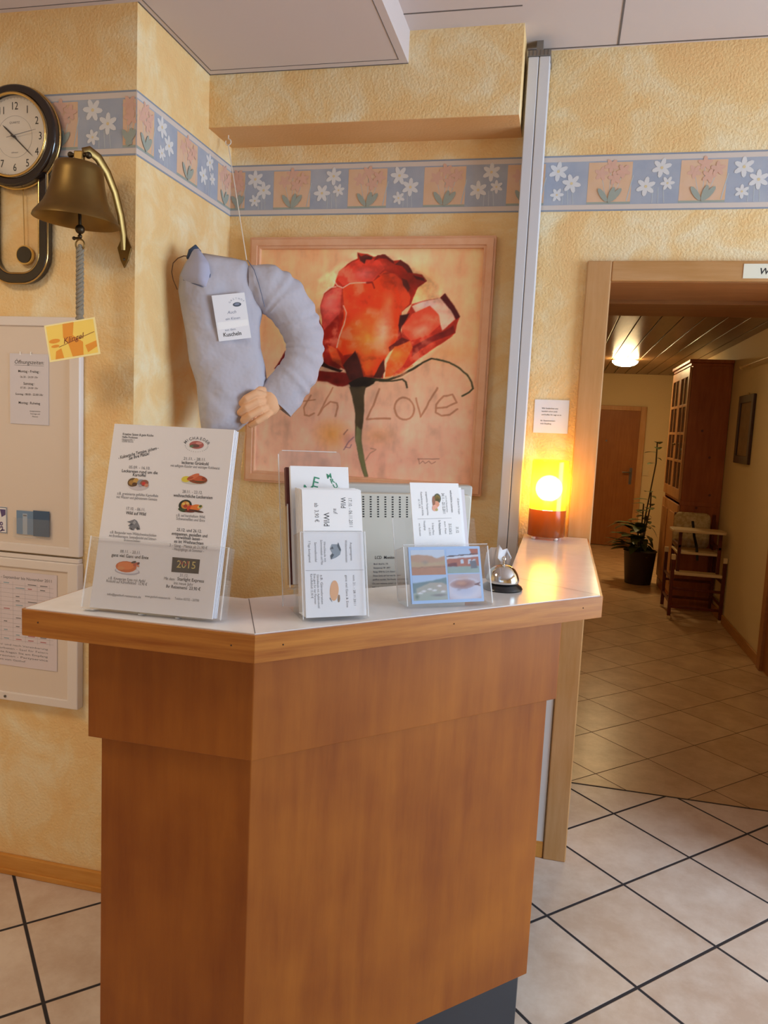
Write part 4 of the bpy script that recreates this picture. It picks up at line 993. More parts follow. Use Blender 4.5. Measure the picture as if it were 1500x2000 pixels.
# ------------------------------------------------------------------ acrylic menu stand with the menu sheets
ACR = MATS['acrylic']; ACE = clear('acrylic_edge_highlight', (1, 1, 1), 0.1, 0.45, (0.95, 0.97, 1.0))  # milky whitish strips paint in the bright highlights along the acrylic edges
MM = frame_M(-0.780, 1.161, CT + 0.006, 0.04, 0.24)
SW, SH = 0.227, 0.328
ms = thing('menu_stand', 'tall clear acrylic menu stand at the left end of the counter', 'menu stand', M=MM)
q = MB().use(ACR).box((-0.012, -0.003, -0.022), (SW + 0.012, SH + 0.002, -0.020)); q.build('back_panel', ms, M=I4)
q = MB().use(ACR).box((-0.012, 0.0, 0.006), (SW + 0.018, 0.122, 0.008)); q.box((-0.012, -0.003, -0.020), (SW + 0.018, -0.001, 0.006)); q.box((-0.012, 0.0, -0.020), (-0.010, 0.122, 0.006)); q.box((SW + 0.016, 0.0, -0.020), (SW + 0.018, 0.122, 0.006))
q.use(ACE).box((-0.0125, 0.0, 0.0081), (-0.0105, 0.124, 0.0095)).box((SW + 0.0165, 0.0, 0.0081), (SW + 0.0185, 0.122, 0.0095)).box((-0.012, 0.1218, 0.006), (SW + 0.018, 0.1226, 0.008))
q.build('front_pocket', ms, M=I4)
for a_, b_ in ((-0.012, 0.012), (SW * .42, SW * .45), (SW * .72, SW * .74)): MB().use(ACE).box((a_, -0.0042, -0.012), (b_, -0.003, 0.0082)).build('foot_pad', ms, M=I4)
Hm = homog([(335, 75), (1325, 93), (1120, 1615), (150, 1520)], [(0, SH), (SW, SH), (SW, 0), (0, 0)])
NOTE = 'printed menu sheet in the stack behind the front menu sheet'
stk = None
for k in range(6):
    if stk is None:
        stk = MB().use(PAPER).box((0.0015, 0, 0), (SW - 0.0005, SH - 0.001, 0.0022)).build('menu_sheet', M=MM @ Matrix.Translation((0, 0.001, -0.0028)))
        o = stk
    else:
        o = stk.copy(); COL.objects.link(o); o.matrix_basis = MM @ Matrix.Translation((0.0007 * (k % 3), 0.001 + 0.0006 * (k % 2), -0.0028 - 0.0028 * k))
    tag(o, NOTE, 'menu', 'menu sheets stacked in the menu stand')
q = MB().use(PAPER).box((0, 0, 0), (SW, SH, 0.0022))
def P_(x, y): return Hm(x, y)
def mt(t, x, y, size, m=INK, bold=0.0, x0=None, x1=None, rot=0.0, shear=0.0, w=0.0026):
    u, v = P_((x0 + x1) / 2 if x0 is not None else x, y)
    fit = None
    if x0 is not None: fit = (P_(x1, y)[0] - P_(x0, y)[0])
    q.use(m).text(t, u, v, size * .86, w, rot=rot, bold=bold * .4, shear=shear, fit=fit)
mt('Kreative Saison & gute Küche', 0, 168, .0072, INK, .012, 400, 650); mt('Halbe Portionen', 0, 190, .0066, INK, .012, 398, 522); mt('Hauptstraße 1', 0, 208, .0058, INKG, 0, 396, 495); mt('32000 Berlin', 0, 224, .0058, INKG, 0, 396, 488)
mt('- Kulinarische Termine, sichern -', 530, 318, .0098, INK, .014, 366, 694, math.radians(17), .2); mt('Sie Ihre Plätze!', 545, 343, .0098, INK, .014, 450, 620, math.radians(17), .2)
mt('05.09. - 16.10.', 0, 437, .0088, INKG, 0, 452, 624); mt('Leckereien rund um die', 0, 470, .0092, INK, .016, 394, 684); mt('Kartoffel', 0, 497, .0092, INK, .016, 484, 588)
mt('z.B. gratinierte gefüllte Kartoffeln', 0, 652, .0082, INKG, 0, 358, 688); mt('mit Wasser und gebratenem Gemüse', 0, 680, .0082, INKG, 0, 352, 680)
mt('17.10. - 06.11.', 0, 768, .0088, INKG, 0, 432, 582); mt('Wild auf Wild', 0, 804, .0098, INK, .016, 430, 590)
mt('z.B. Burgunder vom Wildschweinschinken', 0, 962, .0082, INKG, 0, 302, 674); mt('mit Brombeersauce, Semmelknödel und Schmor-', 0, 990, .0082, INKG, 0, 294, 676); mt('Bratenscheiben', 0, 1014, .0082, INKG, 0, 415, 545)
mt('08.11. - 20.11.', 0, 1106, .0088, INKG, 0, 386, 550); mt('ganz viel Gans und Ente', 0, 1140, .0094, INK, .016, 316, 612)
mt('z.B. Knusprige Ente mit Apfel', 0, 1318, .0082, INKG, 0, 292, 585); mt('Rotkohl auf Kartoffelkloß  15,90 €', 0, 1342, .0082, INKG, 0, 276, 600)
mt('21.11. - 28.11.', 0, 356, .0088, INKG, 0, 898, 1082); mt('leckeres Grünkohl', 0, 390, .0094, INK, .016, 882, 1104); mt('mit saftigem Kassler und würziger Kohlwurst', 0, 418, .0082, INKG, 0, 788, 1196)
mt('28.11. - 23.12.', 0, 624, .0088, INKG, 0, 886, 1052); mt('weihnachtliche Leckereien', 0, 660, .0094, INK, .016, 812, 1134)
mt('z.B. auf herzhaftem Wild,', 0, 816, .0082, INKG, 0, 834, 1074); mt('Schweinefilet und Ente', 0, 844, .0082, INKG, 0, 834, 1070)
mt('25.12. und 26.12.', 0, 932, .0088, INK, .004, 838, 1042); mt('entspannen, genießen und', 0, 966, .0094, INK, .016, 796, 1088); mt('verwöhnen lassen -', 0, 994, .0094, INK, .016, 830, 1046); mt('es ist Weihnachten', 0, 1026, .0094, INK, .016, 816, 1056)
mt('3 - Gang - Menüs ab 21,90 €', 0, 1058, .0084, INKG, 0, 778, 1088); mt('- Hauptgänge ab Sommer -', 0, 1086, .0084, INKG, 0, 800, 1060)
mt('31.12.', 0, 1286, .0084, INKG, 0, 862, 930); mt('Mit dem', 0, 1312, .0084, INKG, 0, 735, 820); mt('Starlight Express', 0, 1322, .0094, INK, .016, 840, 1058); mt('ins neue Jahr', 0, 1350, .0084, INKG, 0, 812, 970); mt('Ihr Reisemenü  23,90 €', 0, 1382, .0092, INK, .014, 750, 1028)
mt('info@gasthof-restaurant.de', 0, 1440, .0066, INKG, .006, 284, 552); mt('www.gasthof-restaurant.de', 0, 1452, .0066, INKG, .006, 582, 786); mt('Telefon 02732 - 20700', 0, 1470, .0066, INKG, .006, 818, 1016)
# round logo
LOG = mat('logo_red', 'B0605C', 0.5); LOG2 = mat('logo_green', '5E7A5A', 0.5); LDK = mat('logo_dark', '6A4A44', 0.5)
u0, v0 = P_(1008, 228)
for k, ch in enumerate('MICHAEDER'):
    a = math.radians(160 - 140 * k / 8); q.use(INKG).text(ch, u0 + .0205 * math.cos(a), v0 + .0105 * math.sin(a) - .001, .0075, .0026, rot=(a - PI / 2) * .8, bold=.01)
for k in range(15):
    a = math.radians(190 + 160 * k / 14); q.use(INKG).disc(u0 + .0215 * math.cos(a), v0 + .0125 * math.sin(a), .0006, .0026, 6)
q.use(LOG).disc(u0, v0, .0135, .0026, 20, .0070); q.use(LDK).disc(u0 - .003, v0 - .002, .009, .0027, 12, .003); q.use(LOG2).disc(u0 - .009, v0 - .003, .004, .0028, 8, .002); q.use(mat('logo_pink', 'D29088', 0.5)).disc(u0 + .004, v0 + .003, .006, .0028, 10, .0022)
# dish pictures
def dish(x, y, parts, w=0.0026):
    for i, (dx, dy, rx, ry, m, rot) in enumerate(parts):
        u, v = P_(x + dx, y + dy); q.use(mat('print_' + m, m, 0.5)).disc(u, v, rx * .000235, w + .00004 * i, 16, ry * .000222, rot)
dish(530, 553, [(0, 10, 88, 46, 'C9C2C8', 0), (-45, -8, 42, 36, '6A5232', .2), (-50, -6, 26, 20, 'A87C3C', 0), (-20, -22, 22, 20, 'C49A50', .4), (-30, 8, 20, 16, '5A3A22', 0), (20, -10, 30, 22, '8A8E9A', .3), (48, -4, 34, 26, '8E5A4A', .2), (44, 0, 16, 14, 'C83A34', 0), (15, 18, 14, 10, 'A8A4B0', 0), (66, 14, 16, 14, 'C88A70', 0)])
dish(983, 505, [(0, 25, 100, 20, 'C8C6BC', 0), (-65, 5, 36, 24, 'D8C846', .1), (30, 5, 78, 34, '8A4424', -.05), (40, -4, 56, 22, 'C05A34', -.05), (-5, -14, 52, 18, 'D2704A', .5), (-30, -4, 26, 10, 'B0502C', .3), (50, 24, 40, 6, '5E4A2A', 0), (80, -2, 14, 12, '8E3A1E', 0)])
dish(950, 735, [(-40, -15, 52, 44, '2A3026', .2), (-38, -16, 34, 30, 'D08A3A', .2), (-38, -8, 16, 14, 'A8402A', 0), (-52, -26, 12, 10, 'E0C060', 0), (-20, -32, 12, 10, 'E0B870', 0), (-62, 24, 36, 14, '3A4A2C', -.2), (10, 10, 36, 26, 'C8442A', 0), (46, 4, 42, 26, 'E07A34', .2), (82, -4, 20, 14, 'D8C070', .4), (86, -8, 12, 10, '50603A', .4), (50, 30, 60, 8, '4A2A20', -.1), (-4, 34, 40, 8, '6A2A1E', 0)])
dish(445, 1216, [(-2, 28, 100, 28, 'B4B0BE', 0), (-2, 24, 92, 22, 'DAD8E0', 0), (-10, -6, 84, 44, 'C8662E', 0), (-12, -14, 66, 30, 'DC7C40', 0), (70, -26, 26, 12, 'B85030', .5), (86, -30, 14, 8, '5A2A22', .8), (50, -42, 20, 8, '4A3A32', .3), (82, -14, 14, 8, 'C87858', -.4), (-50, 4, 30, 14, 'D88A50', 0)])
# boar
for pts, m in (([(440, 858), (470, 850), (500, 838), (520, 850), (540, 890), (545, 918), (520, 922), (505, 905), (495, 925), (470, 920), (455, 912), (462, 895), (448, 890), (470, 872)], '7A7C84'), ([(500, 845), (515, 862), (500, 880), (485, 868)], 'A0A2AA'), ([(520, 895), (545, 918), (520, 922)], '4A4C54'), ([(470, 905), (495, 925), (470, 920)], '3E4048'), ([(475, 870), (490, 878), (470, 890), (462, 884)], '55575F')):
    q.use(mat('print_' + m, m, 0.5)).poly([P_(*p) for p in pts], 0.0026 if m == '7A7C84' else 0.00265)
q.use(mat('print_night', '3A3432', 0.5)).poly([P_(805, 1132), P_(1028, 1150), P_(1014, 1262), P_(795, 1248)], 0.0026)
q.use(mat('print_gold', 'C8B46A', 0.5)); u, v = P_(912, 1228); q.text('2015', u, v + .002, .0180, .0027)
q.use(mat('print_spark', '9A3A34', 0.5)); [q.disc(*P_(900 + 30 * math.cos(k), 1178 + 14 * math.sin(k * 1.7)), .0016, .00272, 8) for k in range(7)]
fm_ = q.build('menu_sheet', M=MM)
tag(fm_, 'front menu sheet with dated dishes and small food pictures in the tall stand', 'menu')

# ------------------------------------------------------------------ brochure holder (two steps) with cards
BM = frame_M(-0.413, 1.228, CT + 0.006, 0.593, 0.266)
bh = thing('brochure_holder', 'two-tier clear acrylic brochure holder in the middle of the counter', 'brochure holder', M=BM)
PWd, PHt = 0.121, 0.152
q = MB().use(ACR).box((0, 0, 0.0), (PWd, PHt, 0.002)).slab(0, PWd, -0.096, 0.002, 0.266, -0.003, 0.002).box((0, 0.013, -0.046), (0.002, PHt, 0.0)).box((PWd - 0.002, 0.013, -0.046), (PWd, PHt, 0.0)).box((0.002, 0.013, -0.046), (PWd - 0.002, 0.20, -0.044))
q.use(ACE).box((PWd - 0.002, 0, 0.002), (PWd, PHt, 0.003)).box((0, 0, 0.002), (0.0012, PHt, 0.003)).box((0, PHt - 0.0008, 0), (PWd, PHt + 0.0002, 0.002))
q.build('front_pocket', bh, M=I4)
q = MB().use(ACR).box((-0.009, 0.056, -0.094), (PWd - 0.005, 0.058, -0.048)).box((-0.009, 0.058, -0.094), (-0.007, 0.207, -0.048)).box((PWd - 0.007, 0.058, -0.094), (PWd - 0.005, 0.207, -0.048))
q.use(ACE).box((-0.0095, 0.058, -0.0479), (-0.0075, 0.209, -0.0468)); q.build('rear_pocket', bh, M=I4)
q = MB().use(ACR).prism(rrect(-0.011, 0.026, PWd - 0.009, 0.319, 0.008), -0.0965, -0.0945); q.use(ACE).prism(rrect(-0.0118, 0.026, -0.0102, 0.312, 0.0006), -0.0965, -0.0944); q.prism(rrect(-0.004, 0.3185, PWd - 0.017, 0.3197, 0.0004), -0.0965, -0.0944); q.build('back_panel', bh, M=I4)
WHITEC = mat('card_bright', 'EEEEF0', 0.5)
# front stack of cards
CW, CH = 0.111, 0.226
base = None
for k in range(5):
    if base is None: base = MB().use(WHITEC).box((0, 0, 0), (CW, CH, 0.0058)).build('leaflet', M=BM); o = base
    else: o = base.copy(); COL.objects.link(o)
    o.matrix_basis = BM @ Matrix.Translation((0.0065 - 0.0006 * k, 0.0008 + 0.0004 * (k % 2) + 0.2726 * (0.0128 + 0.0064 * k), -0.0128 - 0.0064 * k))
    tag(o, 'white leaflet in the stack behind the front card of the middle brochure holder', 'leaflet', 'white leaflets stacked in the middle holder')
q = MB().use(WHITEC).box((0, 0, 0), (CW, CH, 0.002))
Hb = homog([(352, 540), (975, 552), (1068, 1855), (462, 1890)], [(0, CH), (CW, CH), (CW, 0), (0, 0)])
def bt(t, x, y0, y1, size, m=INKG, bold=0.0):
    (u, v), (u1, v1) = Hb(x, y0), Hb(x, y1)
    q.use(m).text(t, (u + u1) / 2 - size * .35, (v + v1) / 2, size, 0.0023, rot=-PI / 2, bold=bold, fit=abs(v - v1))
bt('17.10. - 06.11.2011', 875, 640, 945, .0095); bt('Wild', 795, 630, 745, .0135, INK); bt('auf', 718, 748, 806, .0105); bt('Wild', 628, 795, 940, .0150, INK); bt('ab  3,90 €', 522, 690, 895, .0105)
(u, v), (u1, v1) = Hb(360, 990), Hb(1040, 990); q.use(INKG).line(0.002, v, CW - 0.002, v1, 0.0005, .0023)
(u, v), (u1, v1) = Hb(470, 1405), Hb(1040, 1395); q.line(0.002, v, CW - 0.002, v1, 0.0005, .0023)
for t_, x, a, b in (('Ausgewogenes', 895, 1110, 1300), ('Wildschweinbraten', 845, 1085, 1320), ('Hirschkeule mit', 625, 1105, 1315), ('Schmorzwiebeln und Pilze', 592, 1085, 1345), ('Semmelknödel', 530, 1110, 1315), ('7 Tage durchgehend', 465, 1095, 1320)): bt(t_, x, a, b, .0058)
for t_, x, a, b in (('vom 21. - 28.11.2011', 940, 1450, 1760), ('ganz viel Gans & Ente', 865, 1450, 1780), ('z.B. Gänsebraten', 610, 1450, 1750), ('Gänsekeule mit Apfelrotkohl', 575, 1445, 1790), ('Ente ganz für vier Personen', 540, 1440, 1750), ('Kartoffelkloß 15,90 €', 505, 1440, 1690)): bt(t_, x, a, b, .0058)
bm_ = mat('print_boar', '8E9AA4', 0.5); bd_ = mat('print_boar_dark', '4A5660', 0.5)
q.use(bm_).poly([Hb(*p) for p in [(690, 1130), (750, 1130), (760, 1110), (790, 1190), (780, 1240), (740, 1270), (690, 1290), (680, 1250), (700, 1225), (675, 1180)]], .0023); q.use(bd_).poly([Hb(*p) for p in [(755, 1115), (790, 1190), (775, 1200), (748, 1150)]], .0024).poly([Hb(*p) for p in [(690, 1290), (720, 1240), (700, 1225), (683, 1250)]], .0024).poly([Hb(*p) for p in [(675, 1180), (700, 1150), (712, 1180)]], .0024)
q.use(mat('print_goose', 'E6B084', 0.5)).poly([Hb(735 + 45 * math.cos(k * .4), 1610 + 105 * math.sin(k * .4)) for k in range(16)], .0023); q.use(mat('print_goose_dark', '9A7A5A', 0.5)).poly([Hb(785 + 12 * math.cos(k * .6), 1690 + 40 * math.sin(k * .6)) for k in range(10)], .0024); q.use(INKG).poly([Hb(*p) for p in [(690, 1690), (720, 1730), (715, 1715), (697, 1680)]], .0024)
tag(q.build('leaflet', M=BM @ Matrix.Translation((0.0075, 0.0025, -0.0060))), "front white leaflet printed 'Wild auf Wild' sideways in the middle holder", 'leaflet')
# rear booklets
GRN = mat('ink_green', '3E9070', 0.5); MAR = mat('spine_maroon', '5E2A26', 0.5)
RT = BM @ Matrix.Translation((0.0005, 0.064, -0.063))
q = MB().use(WHITEC).box((0, 0, 0), (0.112, 0.217, 0.010)); q.use(GRN)
for ch, u, v, sz, rt in (('E', 0.045, 0.178, 0.028, -.9), ('M', 0.031, 0.162, 0.028, -.8)): q.text(ch, u, v, sz, 0.0104, rot=rt + PI / 2 - .9)
for k, ch in enumerate('TURM'): q.text(ch, 0.094 - 0.0065 * k, 0.168 + 0.009 * k, 0.013, 0.0104, rot=-PI / 2 + 2.2 - .15 * k, bold=.02)
tag(q.build('booklet', M=RT), 'white booklet with green lettering in the rear tier of the middle holder', 'booklet')
q = MB().use(MAR).box((-0.004, 0, 0), (0.108, 0.217, 0.012))
tag(q.build('booklet', M=BM @ Matrix.Translation((-0.001, 0.064, -0.0785))), 'booklet with dark maroon edge behind the white booklet in the middle holder', 'booklet')

# ------------------------------------------------------------------ postcard holder
CMx = frame_M(-0.257, 1.412, CT + 0.008, 0.589, 0.312)
cw, chh = 0.155, 0.110
ph = thing('postcard_holder', 'low clear acrylic holder with picture postcards, left of the service bell', 'postcard holder', M=CMx)
q = MB().use(ACR).box((-0.012, -0.006, 0.004), (cw + 0.016, chh + 0.004, 0.006)).slab(-0.012, cw + 0.016, -0.042, 0.006, 0.312, -0.006, 0.002).box((-0.012, 0.010, -0.040), (-0.010, chh, 0.004)).box((cw + 0.014, 0.010, -0.040), (cw + 0.016, chh, 0.004))
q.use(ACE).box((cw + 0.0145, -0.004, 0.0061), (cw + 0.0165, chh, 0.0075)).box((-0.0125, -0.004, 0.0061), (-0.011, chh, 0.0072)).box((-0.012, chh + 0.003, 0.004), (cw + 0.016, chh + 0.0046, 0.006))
q.build('front_pocket', ph, M=I4)
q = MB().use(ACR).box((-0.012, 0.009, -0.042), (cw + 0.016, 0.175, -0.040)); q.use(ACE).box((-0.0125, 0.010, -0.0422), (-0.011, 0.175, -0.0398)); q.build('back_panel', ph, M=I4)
base = None
PCE = mat('postcard_edge', 'D4DAE4', 0.5)
for k in range(2):
    if base is None: base = MB().use(PCE).box((0, 0, 0), (cw, chh - 0.001, 0.0026)).build('postcard', M=CMx); o = base
    else: o = base.copy(); COL.objects.link(o)
    o.matrix_basis = CMx @ Matrix.Translation((0.0004 * (k % 2), 0.3226 * (0.0036 + 0.0032 * k), -0.0036 - 0.0032 * k))
    tag(o, 'picture postcard in the stack hidden behind the four-view postcard', 'postcard', 'postcards stacked in the low acrylic holder')
PB = mat('postcard_blue', 'A9C8EE', 0.35)
q = MB().use(PB).box((0, 0, 0), (cw, chh, 0.0012))
po_ = q.build('postcard', M=CMx @ Matrix.Translation((0, 0, 0.0006)))
tag(po_, 'light blue postcard with four village pictures in front of the low holder', 'postcard')
WM[po_.name] = po_.matrix_basis.copy()
VC = vcol('printed_photo', 0.4)
def photo(name, w_, h_, u0, v0, u1, v1, fn, parent, z, seed):
    Hn = homog([(0, 0), (1, 0), (1, 1), (0, 1)], [(0, 0), (1, 0), (1, 1), (0, 1)])
    P = Paint(w_, h_, Hn, seed, 0.02); fn(P); return P.mesh(VC, u0, v0, u1, v1, z, name, parent)
def f1(P):
    P.c[:] = srgb('C8D4E4'); P.poly([(-.1, .25), (.2, .18), (.6, .24), (.75, .34), (1.1, .22), (1.1, 1.1), (-.1, 1.1)], 'C0A08E', .04, 1, 'B8947C', 12); P.poly([(-.1, .45), (.3, .5), (.7, .5), (1.1, .4), (1.1, .72), (-.1, .8)], 'B09A80', .06, 1, 'C8B090', 10); P.poly([(-.1, .7), (1.1, .62), (1.1, 1.1), (-.1, 1.1)], 'BE9078', .05, 1, 'AE7E68', 10); P.spot(.4, .5, .14, .12, '94908A', .7); P.stroke([(-.1, .72), (1.1, .68)], .02, '8E7A68', .02)
def f2(P):
    P.c[:] = srgb('B4CCEC'); P.poly([(-.1, .35), (1.1, .22), (1.1, .32), (-.1, .42)], 'D8DEEA', .02); P.poly([(0, .42), (1.1, .32), (1.1, .75), (0, .72)], 'A86A5C', .02, 1, 'B87868', 10); P.poly([(.72, 0), (1.1, -.1), (1.1, .22), (.8, .26)], 'B06A58', .03); P.poly([(-.1, .3), (1.1, .17), (1.1, .21), (-.1, .34)], '5A4A52', .01)
    for x in (.42, .66, .8): P.poly([(x, .45), (x + .1, .44), (x + .1, .62), (x, .62)], 'C8D6E6', .015)
    P.poly([(.02, .6), (.3, .56), (.32, .72), (.02, .74)], '7A4A50', .02); P.poly([(-.1, .72), (1.1, .72), (1.1, 1.1), (-.1, 1.1)], 'A8BCC4', .04, 1, '8EA69E', 8); P.poly([(.7, .5), (.9, .48), (.95, .8), (.75, .82)], '6E7482', .03)
def f3(P):
    P.c[:] = srgb('B2CAE8'); P.poly([(-.1, .3), (.5, .22), (.75, .15), (1.1, .05), (1.1, .7), (-.1, .7)], '7E98A0', .05, 1, '70888C', 8); P.poly([(.1, .5), (.5, .28), (.85, .28), (1.1, .45), (1.1, .8), (.1, .8)], 'BCA8A0', .06, 1, 'A8B0A8', 14); P.poly([(-.1, .72), (1.1, .6), (1.1, 1.1), (-.1, 1.1)], 'A2B0A6', .05, 1, 'B4B4B0', 10)
    for x, y in ((.3, .62), (.48, .55), (.62, .6), (.78, .42), (.2, .7), (.88, .66)): P.spot(x, y, .09, .05, 'E8E8EE', 1, 0, .5)
    P.spot(.75, .8, .3, .08, '6E6A74', .8); P.spot(.1, .85, .1, .15, '587068', .8)
def f4(P):
    P.c[:] = srgb('C2B8C4'); P.spot(.5, .62, .6, .5, 'DCE0F0', 1, 0, .4); P.spot(.5, .6, .42, .32, 'B0B8D4', .8, 0, .6); P.spot(.45, .4, .42, .2, '9A6E68', 1, -.05, .35); P.spot(.4, .36, .2, .1, 'C49A88', 1, 0, .5); P.poly([(.8, .42), (1.05, .32), (.95, .42), (1.02, .5), (.82, .46)], '7A5A5E', .03); P.spot(.45, .15, .3, .12, 'C8A89E', .7); P.spot(.3, .62, .1, .07, '8A8AA0', .6)
g_ = 0.004
photo('print_hills', 44, 30, 0.004, 0.055, 0.076, 0.104, f1, po_, .0014, 1); photo('print_inn', 44, 30, 0.080, 0.057, 0.150, 0.105, f2, po_, .0014, 2); photo('print_village', 44, 30, 0.004, 0.006, 0.076, 0.053, f3, po_, .0014, 3); photo('print_dish', 44, 30, 0.080, 0.006, 0.150, 0.055, f4, po_, .0014, 4)
# leaflets standing behind the postcards
LW, LH = 0.108, 0.222
LM = CMx @ Matrix.Translation((0.023, 0.022, -0.0235))
q = MB().use(WHITEC).box((0, 0, 0), (LW, LH, 0.0022))
Hl = homog([(552, 97), (978, 128), (1035, 670), (535, 672)], [(0, LH), (LW, LH), (LW, LH * .53), (0, LH * .50)])
def lt(t, x, y0, y1, size, m=INKG, bold=0.0):
    (u, v), (u1, v1) = Hl(x, y0), Hl(x, y1)
    q.use(m).text(t, u - size * .35, (v + v1) / 2, size, 0.0025, rot=-PI / 2, bold=bold, fit=abs(v - v1))
for t_, x, a, b, s_ in (('z.B. Speisen für Gruppen', 980, 270, 440, .006), ('weihnachtliche Leckereien', 910, 190, 415, .0066), ('24.11. - 23.12.2011', 838, 215, 425, .0084), ('auch mal Kerzenschein', 868, 240, 410, .005), ('ausgewählte Fischgerichte', 690, 190, 430, .0056), ('Kasslerbraten und Klöße', 645, 190, 430, .0056), ('ab 11,90 €', 620, 260, 350, .0056),
                         ('25.12. & 26.12.', 905, 540, 670, .0084), ('Ihr Weihnachtsmenü', 800, 495, 665, .0080), ('3-Gang-Menü', 735, 520, 660, .0056), ('ab 21,90 €', 700, 575, 665, .0056), ('Hauptgänge', 655, 490, 600, .0056), ('mit Festbraten', 605, 515, 665, .0056), ('31.12.', 978, 585, 660, .0084), ('zum Fest', 855, 510, 660, .005)): lt(t_, x, a, b, s_, INK if s_ > .0065 else INKG)
(u, v), (u1, v1) = Hl(590, 465), Hl(920, 478); q.use(INKG).line(u, v, u1, v1, .0005, .0025)
for dx, dy, rx, ry, m in ((785, 265, 34, 52, '5E6450'), (785, 260, 24, 34, 'D8B45A'), (772, 320, 32, 34, 'DC9A7A'), (760, 358, 26, 34, 'E6A890'), (775, 378, 14, 14, 'B8A868'), (752, 285, 14, 50, '9A6A50')):
    q.use(mat('print_' + m, m, .5)).poly([Hl(dx + rx * math.cos(k * .45), dy + ry * math.sin(k * .45)) for k in range(14)], .0025 + .00004 * (dx % 7))
tag(q.build('leaflet', M=LM), 'white leaflet with sideways festive menu standing behind the blue postcard', 'leaflet')
base = None
for k in range(3):
    q = MB().use(WHITEC if k < 2 else PAPERG).box((0, 0, 0), (0.098, 0.218 - 0.003 * k, 0.0022))
    tag(q.build('leaflet', M=CMx @ Matrix.Translation((0.033 + 0.009 * k, 0.022, -0.0275 - 0.0036 * k))), ['second white leaflet peeping out right behind the festive menu leaflet', 'third white leaflet, further right, behind the festive menu leaflet', 'greyish leaflet at the back, farthest right in the postcard holder'][k], 'leaflet')

# ------------------------------------------------------------------ monitor seen from behind
MONM = frame_M(-0.580, 1.665, 1.000, math.radians(32), math.radians(-2))
mo = thing('monitor', 'cream computer monitor seen from behind, standing beyond the counter', 'monitor', M=MONM)
CRM = mat('monitor_cream', 'C9C4B8', 0.45); GRY = mat('monitor_grey', 'B4AFA8', 0.45); SLOT = mat('vent_black', '2A2826', 0.7)
mw, mh = 0.435, 0.362
q = MB().use(GRY).box((0, 0.0, -0.030), (mw, mh, 0.0)); q.build('bezel', mo, M=I4, bevel=0.006)
q = MB().use(CRM).prism(rrect(0.012, 0.006, mw - 0.012, mh - 0.020, 0.012), -0.002, 0.022); q.build('rear_shell', mo, M=I4, bevel=0.004)
q = MB().use(SLOT)
for k in range(19):
    u = 0.052 + k * 0.0181
    for j in range(9): q.poly([(u + .0008 * (8 - j) * .5, 0.286 + j * 0.0058), (u + 0.0046 + .0004 * (8 - j), 0.286 + j * 0.0058), (u + 0.0046 + .0004 * (8 - j), 0.2892 + j * 0.0058), (u + .0004 * (8 - j), 0.2892 + j * 0.0058)], 0.0223)
q.build('vents', mo, M=I4)
q = MB().use(INK).text('LCD  Monitor', 0.208, 0.186, .0105, .0224, bold=.01, fit=.052)
for k, (t_, f_) in enumerate((('Modell / Model No.: 170S', .036), ('Netzspannung: 100 - 240 V', .042), ('Rating: 50/60 Hz 1,5 A  Klasse I', .055), ('Dieses Gerät darf nur vom Fachmann', .070), ('geöffnet werden. Vor Feuchtigkeit schützen', .088), ('Do not remove cover - no user parts', .088), ('Made in', .03))):
    q.use(INKG).text(t_, 0.180 + f_ / 2, 0.172 - k * 0.0095, .0058, .0224, fit=f_, bold=.01)
for k, u in enumerate((0.184, 0.206, 0.228, 0.246, 0.264)):
    q.use(INK if k in (1, 2) else INKG)
    if k == 1: q.disc(u, 0.090, .0055, .0224, 14)
    elif k == 2: q.poly([(u - .008, .085), (u + .008, .087), (u + .006, .096), (u - .006, .092)], .0224)
    else: q.text(['CE', '', '', 'TÜV', 'S'][k], u, 0.087, .008, .0224)
q.build('rear_print', mo, M=I4)
q = MB().use(GRY).box((mw / 2 - 0.03, -0.055, -0.012), (mw / 2 + 0.03, 0.08, -0.0005)); q.build('stand_neck', mo, M=I4)
q = MB().use(GRY).box((mw / 2 - 0.10, -0.068, -0.09), (mw / 2 + 0.10, -0.055, 0.05)); q.build('stand_base', mo, M=I4, bevel=0.004)

# ------------------------------------------------------------------ service bell
CHR = mat('chrome', 'D8D8D8', 0.08, 1.0); BASEB = mat('bell_base_black', '17171A', 0.3, coat=0.4)
sb = thing('service_bell', 'small chrome service bell with black base on the counter bend', 'bell', (-0.105, 1.672, CT))
T_ = Matrix.Translation((-0.105, 1.672, CT))
MB(T_).use(BASEB).lathe([(0, 0), (0.043, 0), (0.0445, 0.003), (0.042, 0.008), (0.034, 0.013), (0.030, 0.016), (0, 0.016)], 40).build('base', sb, smooth=50)
MB(T_).use(CHR).lathe([(0.030, 0.0165), (0.0355, 0.0165), (0.0365, 0.020), (0.0355, 0.026), (0.032, 0.036), (0.026, 0.045), (0.018, 0.051), (0.008, 0.054), (0, 0.0545)], 48).build('dome', sb, smooth=60)
MB(T_).use(CHR).lathe([(0.0028, 0.054), (0.0028, 0.064), (0.0048, 0.065), (0.0050, 0.069), (0.003, 0.072), (0, 0.0725)], 20).build('button', sb, smooth=60)

